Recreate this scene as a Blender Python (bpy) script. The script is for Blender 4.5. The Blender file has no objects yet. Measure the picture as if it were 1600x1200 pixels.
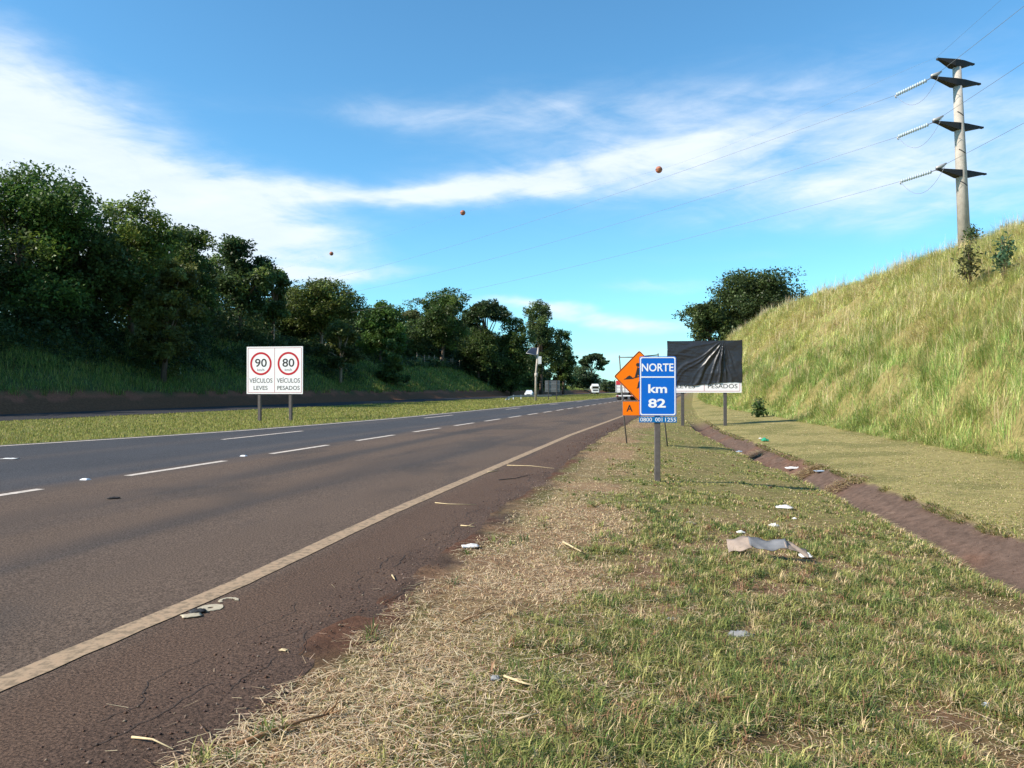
import bpy, bmesh, math, random
import numpy as np
from mathutils import Vector, Matrix
R = math.radians
C = bpy.context.scene.collection
SC = bpy.context.scene

# ------------------------------------------------------------------ camera
EYE = 1.6
F = 1200.0            # focal length in pixels of the 1600 px wide photograph
HOR = 608.0           # row of the horizon
cam_d = bpy.data.cameras.new('camera'); cam = bpy.data.objects.new('camera', cam_d); C.objects.link(cam)
cam_d.sensor_width = 36; cam_d.lens = 36 * F / 1600; cam_d.clip_start = .1; cam_d.clip_end = 6000
cam.location = (0, 0, EYE); cam.rotation_euler = (R(90) + math.atan((HOR - 600) / F), 0, 0)
SC.camera = cam
SC.view_settings.view_transform = 'Standard'; SC.view_settings.look = 'None'
SC.view_settings.exposure = 0.82; SC.view_settings.gamma = 1

# ------------------------------------------------------------------ sun and sky
SUN_EL, SUN_AZ = R(35.5), R(-109)       # azimuth from +Y, clockwise
sdir = Vector((math.sin(SUN_AZ) * math.cos(SUN_EL), math.cos(SUN_AZ) * math.cos(SUN_EL), math.sin(SUN_EL)))
sl = bpy.data.lights.new('sun', 'SUN'); sl.energy = 4.3; sl.angle = R(.5); sl.color = (1, .91, .77)
so = bpy.data.objects.new('sun', sl); C.objects.link(so)
so.rotation_euler = (-sdir).to_track_quat('-Z', 'Y').to_euler(); so.location = (-40, -10, 60)

world = bpy.data.worlds.new('World'); SC.world = world; world.use_nodes = True
def build_sky():
    nt = world.node_tree; N = nt.nodes; L = nt.links
    N.clear()
    out = N.new('ShaderNodeOutputWorld'); bg = N.new('ShaderNodeBackground'); L.new(bg.outputs[0], out.inputs[0])
    bg.inputs[1].default_value = .125
    sky = N.new('ShaderNodeTexSky'); sky.sky_type = 'NISHITA'; sky.sun_disc = False
    sky.sun_elevation = SUN_EL; sky.sun_rotation = SUN_AZ % (2 * math.pi)
    sky.altitude = 600; sky.air_density = 1.0; sky.dust_density = .6; sky.ozone_density = 2.2
    tc = N.new('ShaderNodeTexCoord')
    def val(x):
        return x
    def m(op, a, b=None, c=None, clamp=False):
        n = N.new('ShaderNodeMath'); n.operation = op; n.use_clamp = clamp
        for i, x in enumerate((a, b, c)):
            if x is None: continue
            if isinstance(x, (int, float)): n.inputs[i].default_value = x
            else: L.new(x, n.inputs[i])
        return n.outputs[0]
    sp = N.new('ShaderNodeSeparateXYZ'); L.new(tc.outputs['Generated'], sp.inputs[0])
    az = m('ARCTAN2', sp.outputs[0], sp.outputs[1]); el = m('ARCSINE', sp.outputs[2])
    # warped angles
    def noise(sx, sy, rot, detail, rough, dist=0., off=0.):
        cb = N.new('ShaderNodeCombineXYZ'); ca, sa = math.cos(rot), math.sin(rot)
        u = m('ADD', m('MULTIPLY', az, ca), m('MULTIPLY', el, sa))
        v = m('SUBTRACT', m('MULTIPLY', el, ca), m('MULTIPLY', az, sa))
        L.new(m('MULTIPLY', u, sx), cb.inputs[0]); L.new(m('MULTIPLY', v, sy), cb.inputs[1]); cb.inputs[2].default_value = off
        n = N.new('ShaderNodeTexNoise'); n.inputs['Scale'].default_value = 1; n.inputs['Detail'].default_value = detail
        n.inputs['Roughness'].default_value = rough; n.inputs['Distortion'].default_value = dist
        L.new(cb.outputs[0], n.inputs['Vector']); return n.outputs['Fac']
    w1 = noise(5, 9, .1, 4, .55, 0, 3.); w2 = noise(5, 9, .1, 4, .55, 0, 11.)
    wa = m('ADD', az, m('MULTIPLY', m('SUBTRACT', w1, .5), .10))
    we = m('ADD', el, m('MULTIPLY', m('SUBTRACT', w2, .5), .055))
    # every cloud: centre (photo direction), half sizes in radians, tilt, strength
    def ang(x, y):
        X = (x - 800) / F; Z = (HOR - y) / F
        return math.atan(X), math.atan(Z / math.hypot(1, X))
    total = None
    BL = [(60, 240, 260, 74, -.30, 1.1), (250, 312, 220, 48, -.20, 1.05), (-60, 330, 260, 100, -.1, .9), (270, 352, 170, 30, -.1, .8),
          (600, 300, 290, 15, .03, .8), (880, 276, 230, 20, .13, .6), (10, 85, 120, 55, -.25, .38),
          (1060, 240, 330, 55, .06, .46), (1260, 205, 420, 60, .02, .40), (720, 178, 270, 22, .03, .34), (1250, 330, 350, 40, .02, .3), (900, 130, 420, 40, .05, .2),
          (1330, 288, 130, 26, .04, .45), (1520, 250, 200, 55, .0, .36), (1350, 100, 340, 30, .1, .14),
          (950, 497, 150, 12, -.06, 1.0), (830, 475, 100, 8, -.1, .75), (500, 433, 75, 9, -.04, .95), (620, 427, 60, 7, .1, .35), (1020, 450, 90, 9, 0, .45),
          (980, 550, 160, 12, 0, .55), (1350, 345, 180, 10, .02, .22), (1100, 410, 140, 9, 0, .2),
          (-420, 250, 300, 120, -.2, .9), (1950, 250, 300, 90, .1, .4)]
    for (x, y, rx, ry, rot, s) in BL:
        a0, e0 = ang(x, y); ca, sa = math.cos(rot), math.sin(rot)
        da = m('SUBTRACT', wa, a0); de = m('SUBTRACT', we, e0)
        u = m('MULTIPLY', m('ADD', m('MULTIPLY', da, ca), m('MULTIPLY', de, sa)), F / rx * .92)
        v = m('MULTIPLY', m('SUBTRACT', m('MULTIPLY', de, ca), m('MULTIPLY', da, sa)), F / ry * .92)
        r2 = m('ADD', m('MULTIPLY', u, u), m('MULTIPLY', v, v))
        g = m('MULTIPLY', m('EXPONENT', m('MULTIPLY', r2, -.9)), s)
        total = g if total is None else m('ADD', total, g)
    fib = noise(7, 26, -.12, 8, .62, .5, 1.)
    fib2 = noise(9, 40, .16, 7, .6, .3, 7.)
    f = m('ADD', m('MULTIPLY', fib, .7), m('MULTIPLY', fib2, .5))
    d = m('MULTIPLY', total, m('ADD', m('MULTIPLY', m('SUBTRACT', f, .34), 2.1), .35))
    mr = N.new('ShaderNodeMapRange'); mr.interpolation_type = 'SMOOTHSTEP'
    L.new(d, mr.inputs['Value']); mr.inputs['From Min'].default_value = .10; mr.inputs['From Max'].default_value = 1.25
    mr.inputs['To Min'].default_value = 0; mr.inputs['To Max'].default_value = .86
    # clear-sky colour: Nishita, slightly tinted
    tint = N.new('ShaderNodeMix'); tint.data_type = 'RGBA'; tint.blend_type = 'MULTIPLY'; tint.inputs[0].default_value = 1
    L.new(sky.outputs[0], tint.inputs[6]); tint.inputs[7].default_value = (.53, .93, 1.03, 1)
    mix = N.new('ShaderNodeMix'); mix.data_type = 'RGBA'
    L.new(mr.outputs[0], mix.inputs[0]); L.new(tint.outputs[2], mix.inputs[6])
    cw = N.new('ShaderNodeMix'); cw.data_type = 'RGBA'; L.new(f, cw.inputs[0]); cw.inputs[6].default_value = (3.2, 3.8, 4.4, 1); cw.inputs[7].default_value = (5.2, 5.4, 5.7, 1); L.new(cw.outputs[2], mix.inputs[7])
    L.new(mix.outputs[2], bg.inputs[0])
build_sky()

# ------------------------------------------------------------------ helpers
def link(o, parent=None):
    C.objects.link(o)
    if parent is not None: o.parent = parent
    return o
def tag(o, label=None, cat=None, group=None, kind=None):
    if label: o['label'] = label
    if cat: o['category'] = cat
    if group: o['group'] = group
    if kind: o['kind'] = kind
    return o
def thing(name, label, cat, loc=(0, 0, 0), rotz=0, group=None):
    o = bpy.data.objects.new(name, None); o.empty_display_size = .2; link(o)
    o.location = loc; o.rotation_euler = (0, 0, rotz)
    return tag(o, label, cat, group)

def mat(name, col=(.5, .5, .5), rough=.6, metal=0., spec=.4, noise=0., nscale=8., bump=0., bscale=30., attr=False, col2=None, trans=0., coat=0., nspan=.25):
    mt = bpy.data.materials.new(name); mt.use_nodes = True
    nt = mt.node_tree; N = nt.nodes; L = nt.links
    b = N['Principled BSDF']; out = N['Material Output']
    b.inputs['Roughness'].default_value = rough; b.inputs['Metallic'].default_value = metal
    b.inputs['Specular IOR Level'].default_value = spec
    if coat: b.inputs['Coat Weight'].default_value = coat
    tc = N.new('ShaderNodeTexCoord')
    src = None
    if attr:
        a = N.new('ShaderNodeAttribute'); a.attribute_name = 'col'; src = a.outputs['Color']
    if noise or col2:
        n = N.new('ShaderNodeTexNoise'); n.inputs['Scale'].default_value = nscale; n.inputs['Detail'].default_value = 6; n.inputs['Roughness'].default_value = .65
        L.new(tc.outputs['Object'], n.inputs['Vector'])
        if col2:
            rp = N.new('ShaderNodeValToRGB'); rp.color_ramp.elements[0].position = .35; rp.color_ramp.elements[1].position = .65
            rp.color_ramp.elements[0].color = (*col, 1); rp.color_ramp.elements[1].color = (*col2, 1)
            L.new(n.outputs['Fac'], rp.inputs[0]); src = rp.outputs[0]
        if noise:
            mr = N.new('ShaderNodeMapRange'); L.new(n.outputs['Fac'], mr.inputs[0]); mr.inputs[1].default_value = .5 - nspan; mr.inputs[2].default_value = .5 + nspan
            mr.inputs[3].default_value = 1 - noise; mr.inputs[4].default_value = 1 + noise
            mx = N.new('ShaderNodeMix'); mx.data_type = 'RGBA'; mx.blend_type = 'MULTIPLY'; mx.inputs[0].default_value = 1
            if src is not None: L.new(src, mx.inputs[6])
            else: mx.inputs[6].default_value = (*col, 1)
            L.new(mr.outputs[0], mx.inputs[7]); src = mx.outputs[2]
    if src is not None: L.new(src, b.inputs['Base Color'])
    else: b.inputs['Base Color'].default_value = (*col, 1)
    if bump:
        n2 = N.new('ShaderNodeTexNoise'); n2.inputs['Scale'].default_value = bscale; n2.inputs['Detail'].default_value = 8; n2.inputs['Roughness'].default_value = .7
        L.new(tc.outputs['Object'], n2.inputs['Vector'])
        bp = N.new('ShaderNodeBump'); bp.inputs['Strength'].default_value = 1; bp.inputs['Distance'].default_value = bump
        L.new(n2.outputs['Fac'], bp.inputs['Height']); L.new(bp.outputs[0], b.inputs['Normal'])
    if trans:
        t = N.new('ShaderNodeBsdfTranslucent'); ms = N.new('ShaderNodeMixShader'); ms.inputs[0].default_value = trans
        if src is not None: L.new(src, t.inputs[0])
        else: t.inputs[0].default_value = (*col, 1)
        L.new(b.outputs[0], ms.inputs[1]); L.new(t.outputs[0], ms.inputs[2]); L.new(ms.outputs[0], out.inputs[0])
    return mt

class MB:
    """collects simple shapes into one mesh"""
    def __init__(s): s.v = []; s.f = []; s.sm = []
    def add(s, vs, fs, smooth=False):
        k = len(s.v); s.v += [tuple(v) for v in vs]; s.f += [tuple(i + k for i in f) for f in fs]; s.sm += [smooth] * len(fs); return s
    def box(s, x0, x1, y0, y1, z0, z1, c=0.):
        if c:      # chamfered box: octagonal prism along z with inset caps
            p = [(x0 + c, y0), (x1 - c, y0), (x1, y0 + c), (x1, y1 - c), (x1 - c, y1), (x0 + c, y1), (x0, y1 - c), (x0, y0 + c)]
            cx, cy = (x0 + x1) / 2, (y0 + y1) / 2; sx = 1 - 2 * c / (x1 - x0); sy = 1 - 2 * c / (y1 - y0)
            q = [(cx + (a - cx) * sx, cy + (b - cy) * sy) for a, b in p]
            rings = [(q, z0), (p, z0 + c), (p, z1 - c), (q, z1)]
            vs = [(a, b, z) for r, z in rings for a, b in r]; fs = [tuple(range(7, -1, -1)), tuple(range(24, 32))]
            for k in range(3):
                for i in range(8): fs.append((k * 8 + i, k * 8 + (i + 1) % 8, k * 8 + 8 + (i + 1) % 8, k * 8 + 8 + i))
            return s.add(vs, fs)
        return s.add([(x0, y0, z0), (x1, y0, z0), (x1, y1, z0), (x0, y1, z0), (x0, y0, z1), (x1, y0, z1), (x1, y1, z1), (x0, y1, z1)],
                     [(3, 2, 1, 0), (4, 5, 6, 7), (0, 1, 5, 4), (1, 2, 6, 5), (2, 3, 7, 6), (3, 0, 4, 7)])
    def tube(s, pts, rads, n=8, caps=True):
        pts = [Vector(p) for p in pts]
        if isinstance(rads, (int, float)): rads = [rads] * len(pts)
        vs = []; up = None
        for i, p in enumerate(pts):
            d = (pts[min(i + 1, len(pts) - 1)] - pts[max(i - 1, 0)]).normalized()
            if up is None:
                up = d.orthogonal().normalized()
            a = (up - d * up.dot(d)); a = a.normalized() if a.length > 1e-6 else d.orthogonal().normalized(); up = a; b = d.cross(a)
            for k in range(n):
                t = 2 * math.pi * k / n; vs.append(p + (a * math.cos(t) + b * math.sin(t)) * rads[i])
        fs = []
        for i in range(len(pts) - 1):
            for k in range(n): fs.append((i * n + k, i * n + (k + 1) % n, (i + 1) * n + (k + 1) % n, (i + 1) * n + k))
        if caps: fs += [tuple(range(n - 1, -1, -1)), tuple(range((len(pts) - 1) * n, len(pts) * n))]
        return s.add(vs, fs, True)
    def lathe(s, prof, n=20, axis='z', c=(0, 0, 0)):
        vs = []
        for r, h in prof:
            for k in range(n):
                t = 2 * math.pi * k / n; a, b = r * math.cos(t), r * math.sin(t)
                vs.append({'z': (c[0] + a, c[1] + b, c[2] + h), 'x': (c[0] + h, c[1] + a, c[2] + b), 'y': (c[0] + b, c[1] + h, c[2] + a)}[axis])
        fs = []
        for i in range(len(prof) - 1):
            for k in range(n): fs.append((i * n + k, i * n + (k + 1) % n, (i + 1) * n + (k + 1) % n, (i + 1) * n + k))
        if prof[0][0] > 1e-6: fs.append(tuple(range(n - 1, -1, -1)))
        if prof[-1][0] > 1e-6: fs.append(tuple(range((len(prof) - 1) * n, len(prof) * n)))
        return s.add(vs, fs, True)
    def prism(s, poly, y0, y1):
        """polygon in x,z (counter-clockwise seen from -y) extruded from y0 (front) to y1 (back)"""
        n = len(poly); vs = [(a, y0, b) for a, b in poly] + [(a, y1, b) for a, b in poly]
        fs = [tuple(range(n)), tuple(range(2 * n - 1, n - 1, -1))] + [((i + 1) % n, i, n + i, n + (i + 1) % n) for i in range(n)]
        return s.add(vs, fs)
    def ring(s, po, pi, y0, y1):
        n = len(po); vs = [(a, y0, b) for a, b in po] + [(a, y0, b) for a, b in pi] + [(a, y1, b) for a, b in po] + [(a, y1, b) for a, b in pi]
        fs = []
        for i in range(n):
            j = (i + 1) % n; fs += [(i, j, n + j, n + i), (2 * n + j, 2 * n + i, 3 * n + i, 3 * n + j), (j, i, 2 * n + i, 2 * n + j), (n + i, n + j, 3 * n + j, 3 * n + i)]
        return s.add(vs, fs)
    def build(s, name, m, parent=None):
        me = bpy.data.meshes.new(name); me.from_pydata(s.v, [], s.f)
        me.polygons.foreach_set('use_smooth', s.sm); me.materials.append(m); me.update()
        return link(bpy.data.objects.new(name, me), parent)

def np_mesh(name, V, F4, m, parent=None, col=None, smooth=False, tri=None):
    """fast mesh: V (n,3), F4 (k,4) quads and optional tri (k,3), per-vertex colour"""
    me = bpy.data.meshes.new(name); V = np.ascontiguousarray(V, dtype=np.float32)
    nq = 0 if F4 is None else len(F4); nt_ = 0 if tri is None else len(tri)
    loops = np.concatenate([np.asarray(F4, np.int32).ravel() if nq else np.zeros(0, np.int32), np.asarray(tri, np.int32).ravel() if nt_ else np.zeros(0, np.int32)])
    starts = np.concatenate([np.arange(nq) * 4, nq * 4 + np.arange(nt_) * 3]).astype(np.int32)
    me.vertices.add(len(V)); me.vertices.foreach_set('co', V.ravel())
    me.loops.add(len(loops)); me.loops.foreach_set('vertex_index', loops)
    me.polygons.add(nq + nt_); me.polygons.foreach_set('loop_start', starts)
    me.update(calc_edges=True); me.validate()
    if smooth: me.polygons.foreach_set('use_smooth', np.ones(nq + nt_, bool))
    if col is not None:
        a = me.color_attributes.new('col', 'FLOAT_COLOR', 'POINT')
        c4 = np.ones((len(V), 4), np.float32); c4[:, :3] = col; a.data.foreach_set('color', c4.ravel())
    me.materials.append(m)
    return link(bpy.data.objects.new(name, me), parent)

def hash2(ix, iy, seed):
    h = (ix.astype(np.int64) * 374761393 + iy.astype(np.int64) * 668265263 + seed * 974711) & 0x7fffffff
    h = ((h ^ (h >> 13)) * 1274126177) & 0x7fffffff
    return ((h ^ (h >> 16)) & 0xffff) / 65535.
def vnoise(x, y, seed=0):
    x = np.asarray(x, float); y = np.asarray(y, float)
    ix, iy = np.floor(x), np.floor(y); fx, fy = x - ix, y - iy; fx = fx * fx * (3 - 2 * fx); fy = fy * fy * (3 - 2 * fy)
    a = hash2(ix, iy, seed); b = hash2(ix + 1, iy, seed); c = hash2(ix, iy + 1, seed); d = hash2(ix + 1, iy + 1, seed)
    return (a * (1 - fx) + b * fx) * (1 - fy) + (c * (1 - fx) + d * fx) * fy
def fbm(x, y, seed=0, o=4):
    t = 0; amp = .5; n = 0
    for k in range(o):
        t = t + amp * vnoise(np.asarray(x) * 2 ** k, np.asarray(y) * 2 ** k, seed + k * 17); n += amp; amp *= .5
    return t / n
def sstep(a, b, x):
    t = np.clip((np.asarray(x, float) - a) / (b - a), 0, 1); return t * t * (3 - 2 * t)

# ------------------------------------------------------------------ road coordinates and terrain
# s runs along the right-hand edge line, o to the right of it
TH = math.atan(.237); UX, UY = math.sin(TH), math.cos(TH); NX, NY = UY, -UX; OX, OY = -3.74, 0.
def W(s, o): return OX + s * UX + o * NX, OY + s * UY + o * NY
def SO(x, y): return (x - OX) * UX + (y - OY) * UY, (x - OX) * NX + (y - OY) * NY
def ip(x, xs, ys): return np.interp(x, xs, ys)
def left_line(s): return ip(s, [-60, 10, 17, 22, 25, 30, 37, 70, 130, 400], [-17, -14.9, -13.6, -12.5, -12., -11.5, -11.1, -10.9, -10.4, -10.2])
def edge_o(s): return ip(s, [4, 6.5, 10, 17, 27, 45], [0, 0, -.17, -.32, -.52, -.46])
def pave_o(s): return ip(s, [4, 6.5, 9, 11, 13.5, 17, 25, 45], [1.44, 1.42, 1.36, 1.26, 1.16, 1.0, .66, .5])
def ditch_c(s): return ip(s, [-40, 6, 9, 12, 15, 20, 26, 35, 50, 80, 140], [7.9, 7.5, 7.3, 7.1, 6.85, 6.3, 5.4, 4.2, 3.4, 3., 2.9])
def ditch_hw(s): return ip(s, [0, 12, 30, 50], [.68, .66, .6, .5])
def hill_b(s): return ip(s, [-60, 20, 28, 37, 48, 58, 80, 110, 200], [12.2, 11.6, 10.2, 9., 7.8, 6.5, 5., 4.5, 4.5])
def hill_c(s): return ip(s, [-60, 30, 48, 54, 60.7, 70.4, 84.8, 110, 150, 400], [22.5, 22, 21.2, 20, 17.7, 15, 11.4, 8.4, 9, 14])
def hill_h(s): return ip(s, [-60, 20, 42, 48, 54, 61, 70, 84, 105, 130, 200, 300], [9.9, 10.3, 10.5, 10.4, 10.3, 10.1, 9.9, 9.4, 8.7, 7, 4, 2])
def bank_h(s): return ip(s, [-100, 90, 180, 260, 350, 600], [7.2, 7.4, 6.8, 4.6, 2.6, 1.5])
OPP0, OPP1 = -31.0, -40.0
def zt(s, o):
    s = np.asarray(s, float); o = np.asarray(o, float)
    zroad = -.01 * np.clip(o, -15, 1.3)
    le = left_line(s) - .4
    # left side
    t = np.clip((le - o) / (le - OPP0), 0, 1)
    zl = (-.01 * le) * (1 - t) + -.05 * t - .12 * np.sin(math.pi * t)
    zl = np.where(o < OPP1, -.05, zl)
    foot = np.clip((-40.6 - o) / 2.2, 0, 1) * 1.35
    tb = np.clip((-42.6 - o) / 9.5, 0, 1); bh = bank_h(s)
    zl = zl + (foot + (bh - 1.35) * (tb ** 1.15)) * np.clip((bh) / 3, 0, 1) + np.clip(-53 - o, 0, 40) * .03
    zl = zl + sstep(-41, -46, o) * (fbm(s * .16, o * .2, 5) - .5) * 1.3
    # right side
    c = ditch_c(s); hw = ditch_hw(s); l0 = c - hw; r0 = c + hw
    zlip = ip(s, [-40, 0, 22, 30, 45, 70], [-.36, -.36, -.33, -.22, -.1, -.06])
    t = np.clip((o - 1.25) / np.maximum(l0 - 1.25, .3), 0, 1)
    zr = -.013 - .02 * sstep(1.25, 1.5, o) + zlip * t ** 1.7 + (fbm(s * .9, o * .9, 9) - .5) * .07 * sstep(1.4, 2., o)
    dep = ip(s, [0, 30, 40, 48], [.32, .28, .2, .0])
    tt = np.clip((o - l0) / (2 * hw), 0, 1)
    dz = -dep * np.minimum(1, np.minimum(tt / .16, (1 - tt) / .5))
    zr = zr + np.where((o > l0) & (o < r0), dz, 0)
    hb = hill_b(s); hc = hill_c(s); hh = hill_h(s)
    tf = np.clip((o - r0) / np.maximum(hb - r0, .3), 0, 1); zb = zlip + .22
    zr = np.where(o > r0, zlip - .0 + .22 * tf + (fbm(s * .7, o * .7, 12) - .5) * .08 * tf, zr)
    th = np.clip((o - hb) / np.maximum(hc - hb, 1.), 0, 1)
    prof = th * (1.22 - .22 * th) ; prof = prof * sstep(-.05, .12, th) + 0
    bumps = ((fbm(s * .22, o * .25, 21) - .5) * 1.1 + (fbm(s * .75, o * .8, 23, 2) - .5) * 1.15) * sstep(0, .12, th) * (1 - .5 * sstep(.8, 1, th))
    zr = zr + (hh - zb) * prof + bumps + np.clip(o - hc, 0, 60) * .015
    z = np.where(o > 1.25, zr, np.where(o < le, zl, zroad))
    far = sstep(450, 1200, np.abs(s)); return z * (1 - far) + far * 0.
def zroad(o): return -.01 * np.clip(o, -15.5, 1.6)
def ZXY(x, y): s, o = SO(x, y); return zt(s, o)
def px(x, y, D):
    return Vector(((x - 800) / F * D, D, EYE + (HOR - y) / F * D))
def gnd(x, y):
    z = 0.
    for _ in range(12):
        D = (EYE - z) * F / (y - HOR); X = (x - 800) / F * D; z = .5 * z + .5 * float(ZXY(X, D))
    D = (EYE - z) * F / (y - HOR); X = (x - 800) / F * D
    return Vector((X, D, float(ZXY(X, D))))
def at(X, D, dz=0.): return Vector((X, D, float(ZXY(X, D)) + dz))

# ------------------------------------------------------------------ materials
M_ground = mat('earth and stubble', attr=True, rough=.95, spec=.1, noise=.42, nscale=7., bump=.025, bscale=22)
M_road = mat('dusty asphalt', attr=True, rough=.88, spec=.18, noise=.6, nscale=60., bump=.012, bscale=75, nspan=.13)
M_blade = mat('grass blade', attr=True, rough=.6, spec=.2, trans=.3)
M_leaf = mat('leaf', attr=True, rough=.5, spec=.35, trans=.38)
M_bark = mat('bark', (.12, .085, .06), .9, noise=.4, nscale=6, bump=.02)
M_barkpale = mat('pale bark', (.30, .22, .15), .9, noise=.35, nscale=5, bump=.02)
M_line = mat('dusty line paint', (.40, .295, .195), .85, spec=.15, noise=.4, nscale=16, col2=(.25, .17, .11), nspan=.09)
M_crack = mat('crack filled with dark grit', (.042, .030, .025), .95)
M_dash = mat('dusty white line paint', (.56, .48, .41), .75, spec=.2, noise=.3, nscale=12, nspan=.16)
M_white = mat('white sign sheeting', (.82, .80, .80), .45, noise=.05, nscale=3)
M_blue = mat('blue sign sheeting', (.002, .135, .58), .5, spec=.25, noise=.06, nscale=5)
M_bluedk = mat('blue plate', (.003, .15, .40), .5, spec=.25, noise=.06, nscale=5)
M_letter = mat('white lettering', (.85, .86, .88), .45)
M_black = mat('black lettering', (.025, .023, .025), .5)
M_grey_l = mat('grey lettering', (.10, .095, .095), .5)
M_red = mat('red sign border', (.48, .008, .018), .45)
M_pink = mat('faded red line', (.46, .16, .17), .5)
M_orange = mat('orange sign sheeting', (.90, .19, .002), .5, spec=.2, noise=.05, nscale=4)
M_post = mat('weathered wooden post', (.105, .092, .088), .85, noise=.3, nscale=9, bump=.004)
M_postd = mat('dark wooden post', (.075, .07, .068), .85, noise=.3, nscale=9, bump=.004)
M_steel = mat('dull steel', (.16, .15, .15), .55, metal=.6, noise=.2, nscale=14)
M_rust = mat('rust stained white bar', (.45, .38, .34), .7, noise=.4, nscale=10)
M_galv = mat('galvanised steel', (.34, .34, .335), .6, metal=.25, noise=.15)
M_back = mat('grey sign back', (.20, .20, .205), .6, metal=.3, noise=.1)
M_conc = mat('weathered concrete', (.43, .38, .33), .9, noise=.28, nscale=1.6, bump=.01, bscale=14)
M_arm = mat('dark crossarm', (.026, .024, .025), .8, noise=.3, nscale=4)
M_clamp = mat('zinc clamp', (.42, .40, .38), .5, metal=.4)
M_glass_i = mat('pale glass insulator', (.55, .62, .68), .15, spec=.6)
M_wire = mat('aluminium wire', (.22, .23, .25), .5, metal=.3)
M_ball = mat('faded orange ball', (.38, .13, .07), .6, noise=.25, nscale=2)
M_tarp = mat('black plastic sheet', (.022, .022, .027), .36, spec=.5, bump=.004, bscale=7)
M_car = mat('white car paint', (.72, .74, .76), .25, coat=.6)
M_window = mat('dark vehicle glass', (.012, .015, .018), .08, spec=.6)
M_tyre = mat('tyre rubber', (.02, .02, .02), .85, noise=.2)
M_truckw = mat('white truck paint', (.70, .70, .69), .4, noise=.06, nscale=3)
M_truckr = mat('red truck paint', (.50, .03, .04), .4, noise=.06)
M_dark = mat('dark chassis', (.03, .03, .032), .7)
M_lamp = mat('headlamp lens', (.75, .77, .8), .12, spec=.7)
M_tail = mat('red lamp lens', (.35, .01, .01), .25)
M_panel = mat('solar cells', (.03, .035, .05), .25, spec=.6)
M_card = mat('brown cardboard', (.34, .26, .21), .85, noise=.2, nscale=12)
M_cardg = mat('grey cardboard face', (.17, .17, .18), .85, noise=.25, nscale=10)
M_paper = mat('white paper', (.82, .81, .80), .7, trans=.2)
M_clear = mat('crumpled clear plastic', (.40, .40, .40), .25, spec=.5, trans=.35)
M_green = mat('green plastic', (.03, .30, .17), .35)
M_bluel = mat('pale blue plastic', (.35, .42, .52), .4)
M_straw = mat('dry straw', (.55, .43, .25), .85, noise=.25, nscale=20)
M_strawd = mat('brown stalk', (.25, .14, .07), .9, noise=.3, nscale=15)
M_ring = mat('dusty cream enamel', (.44, .37, .26), .6, noise=.2, nscale=20)

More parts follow.
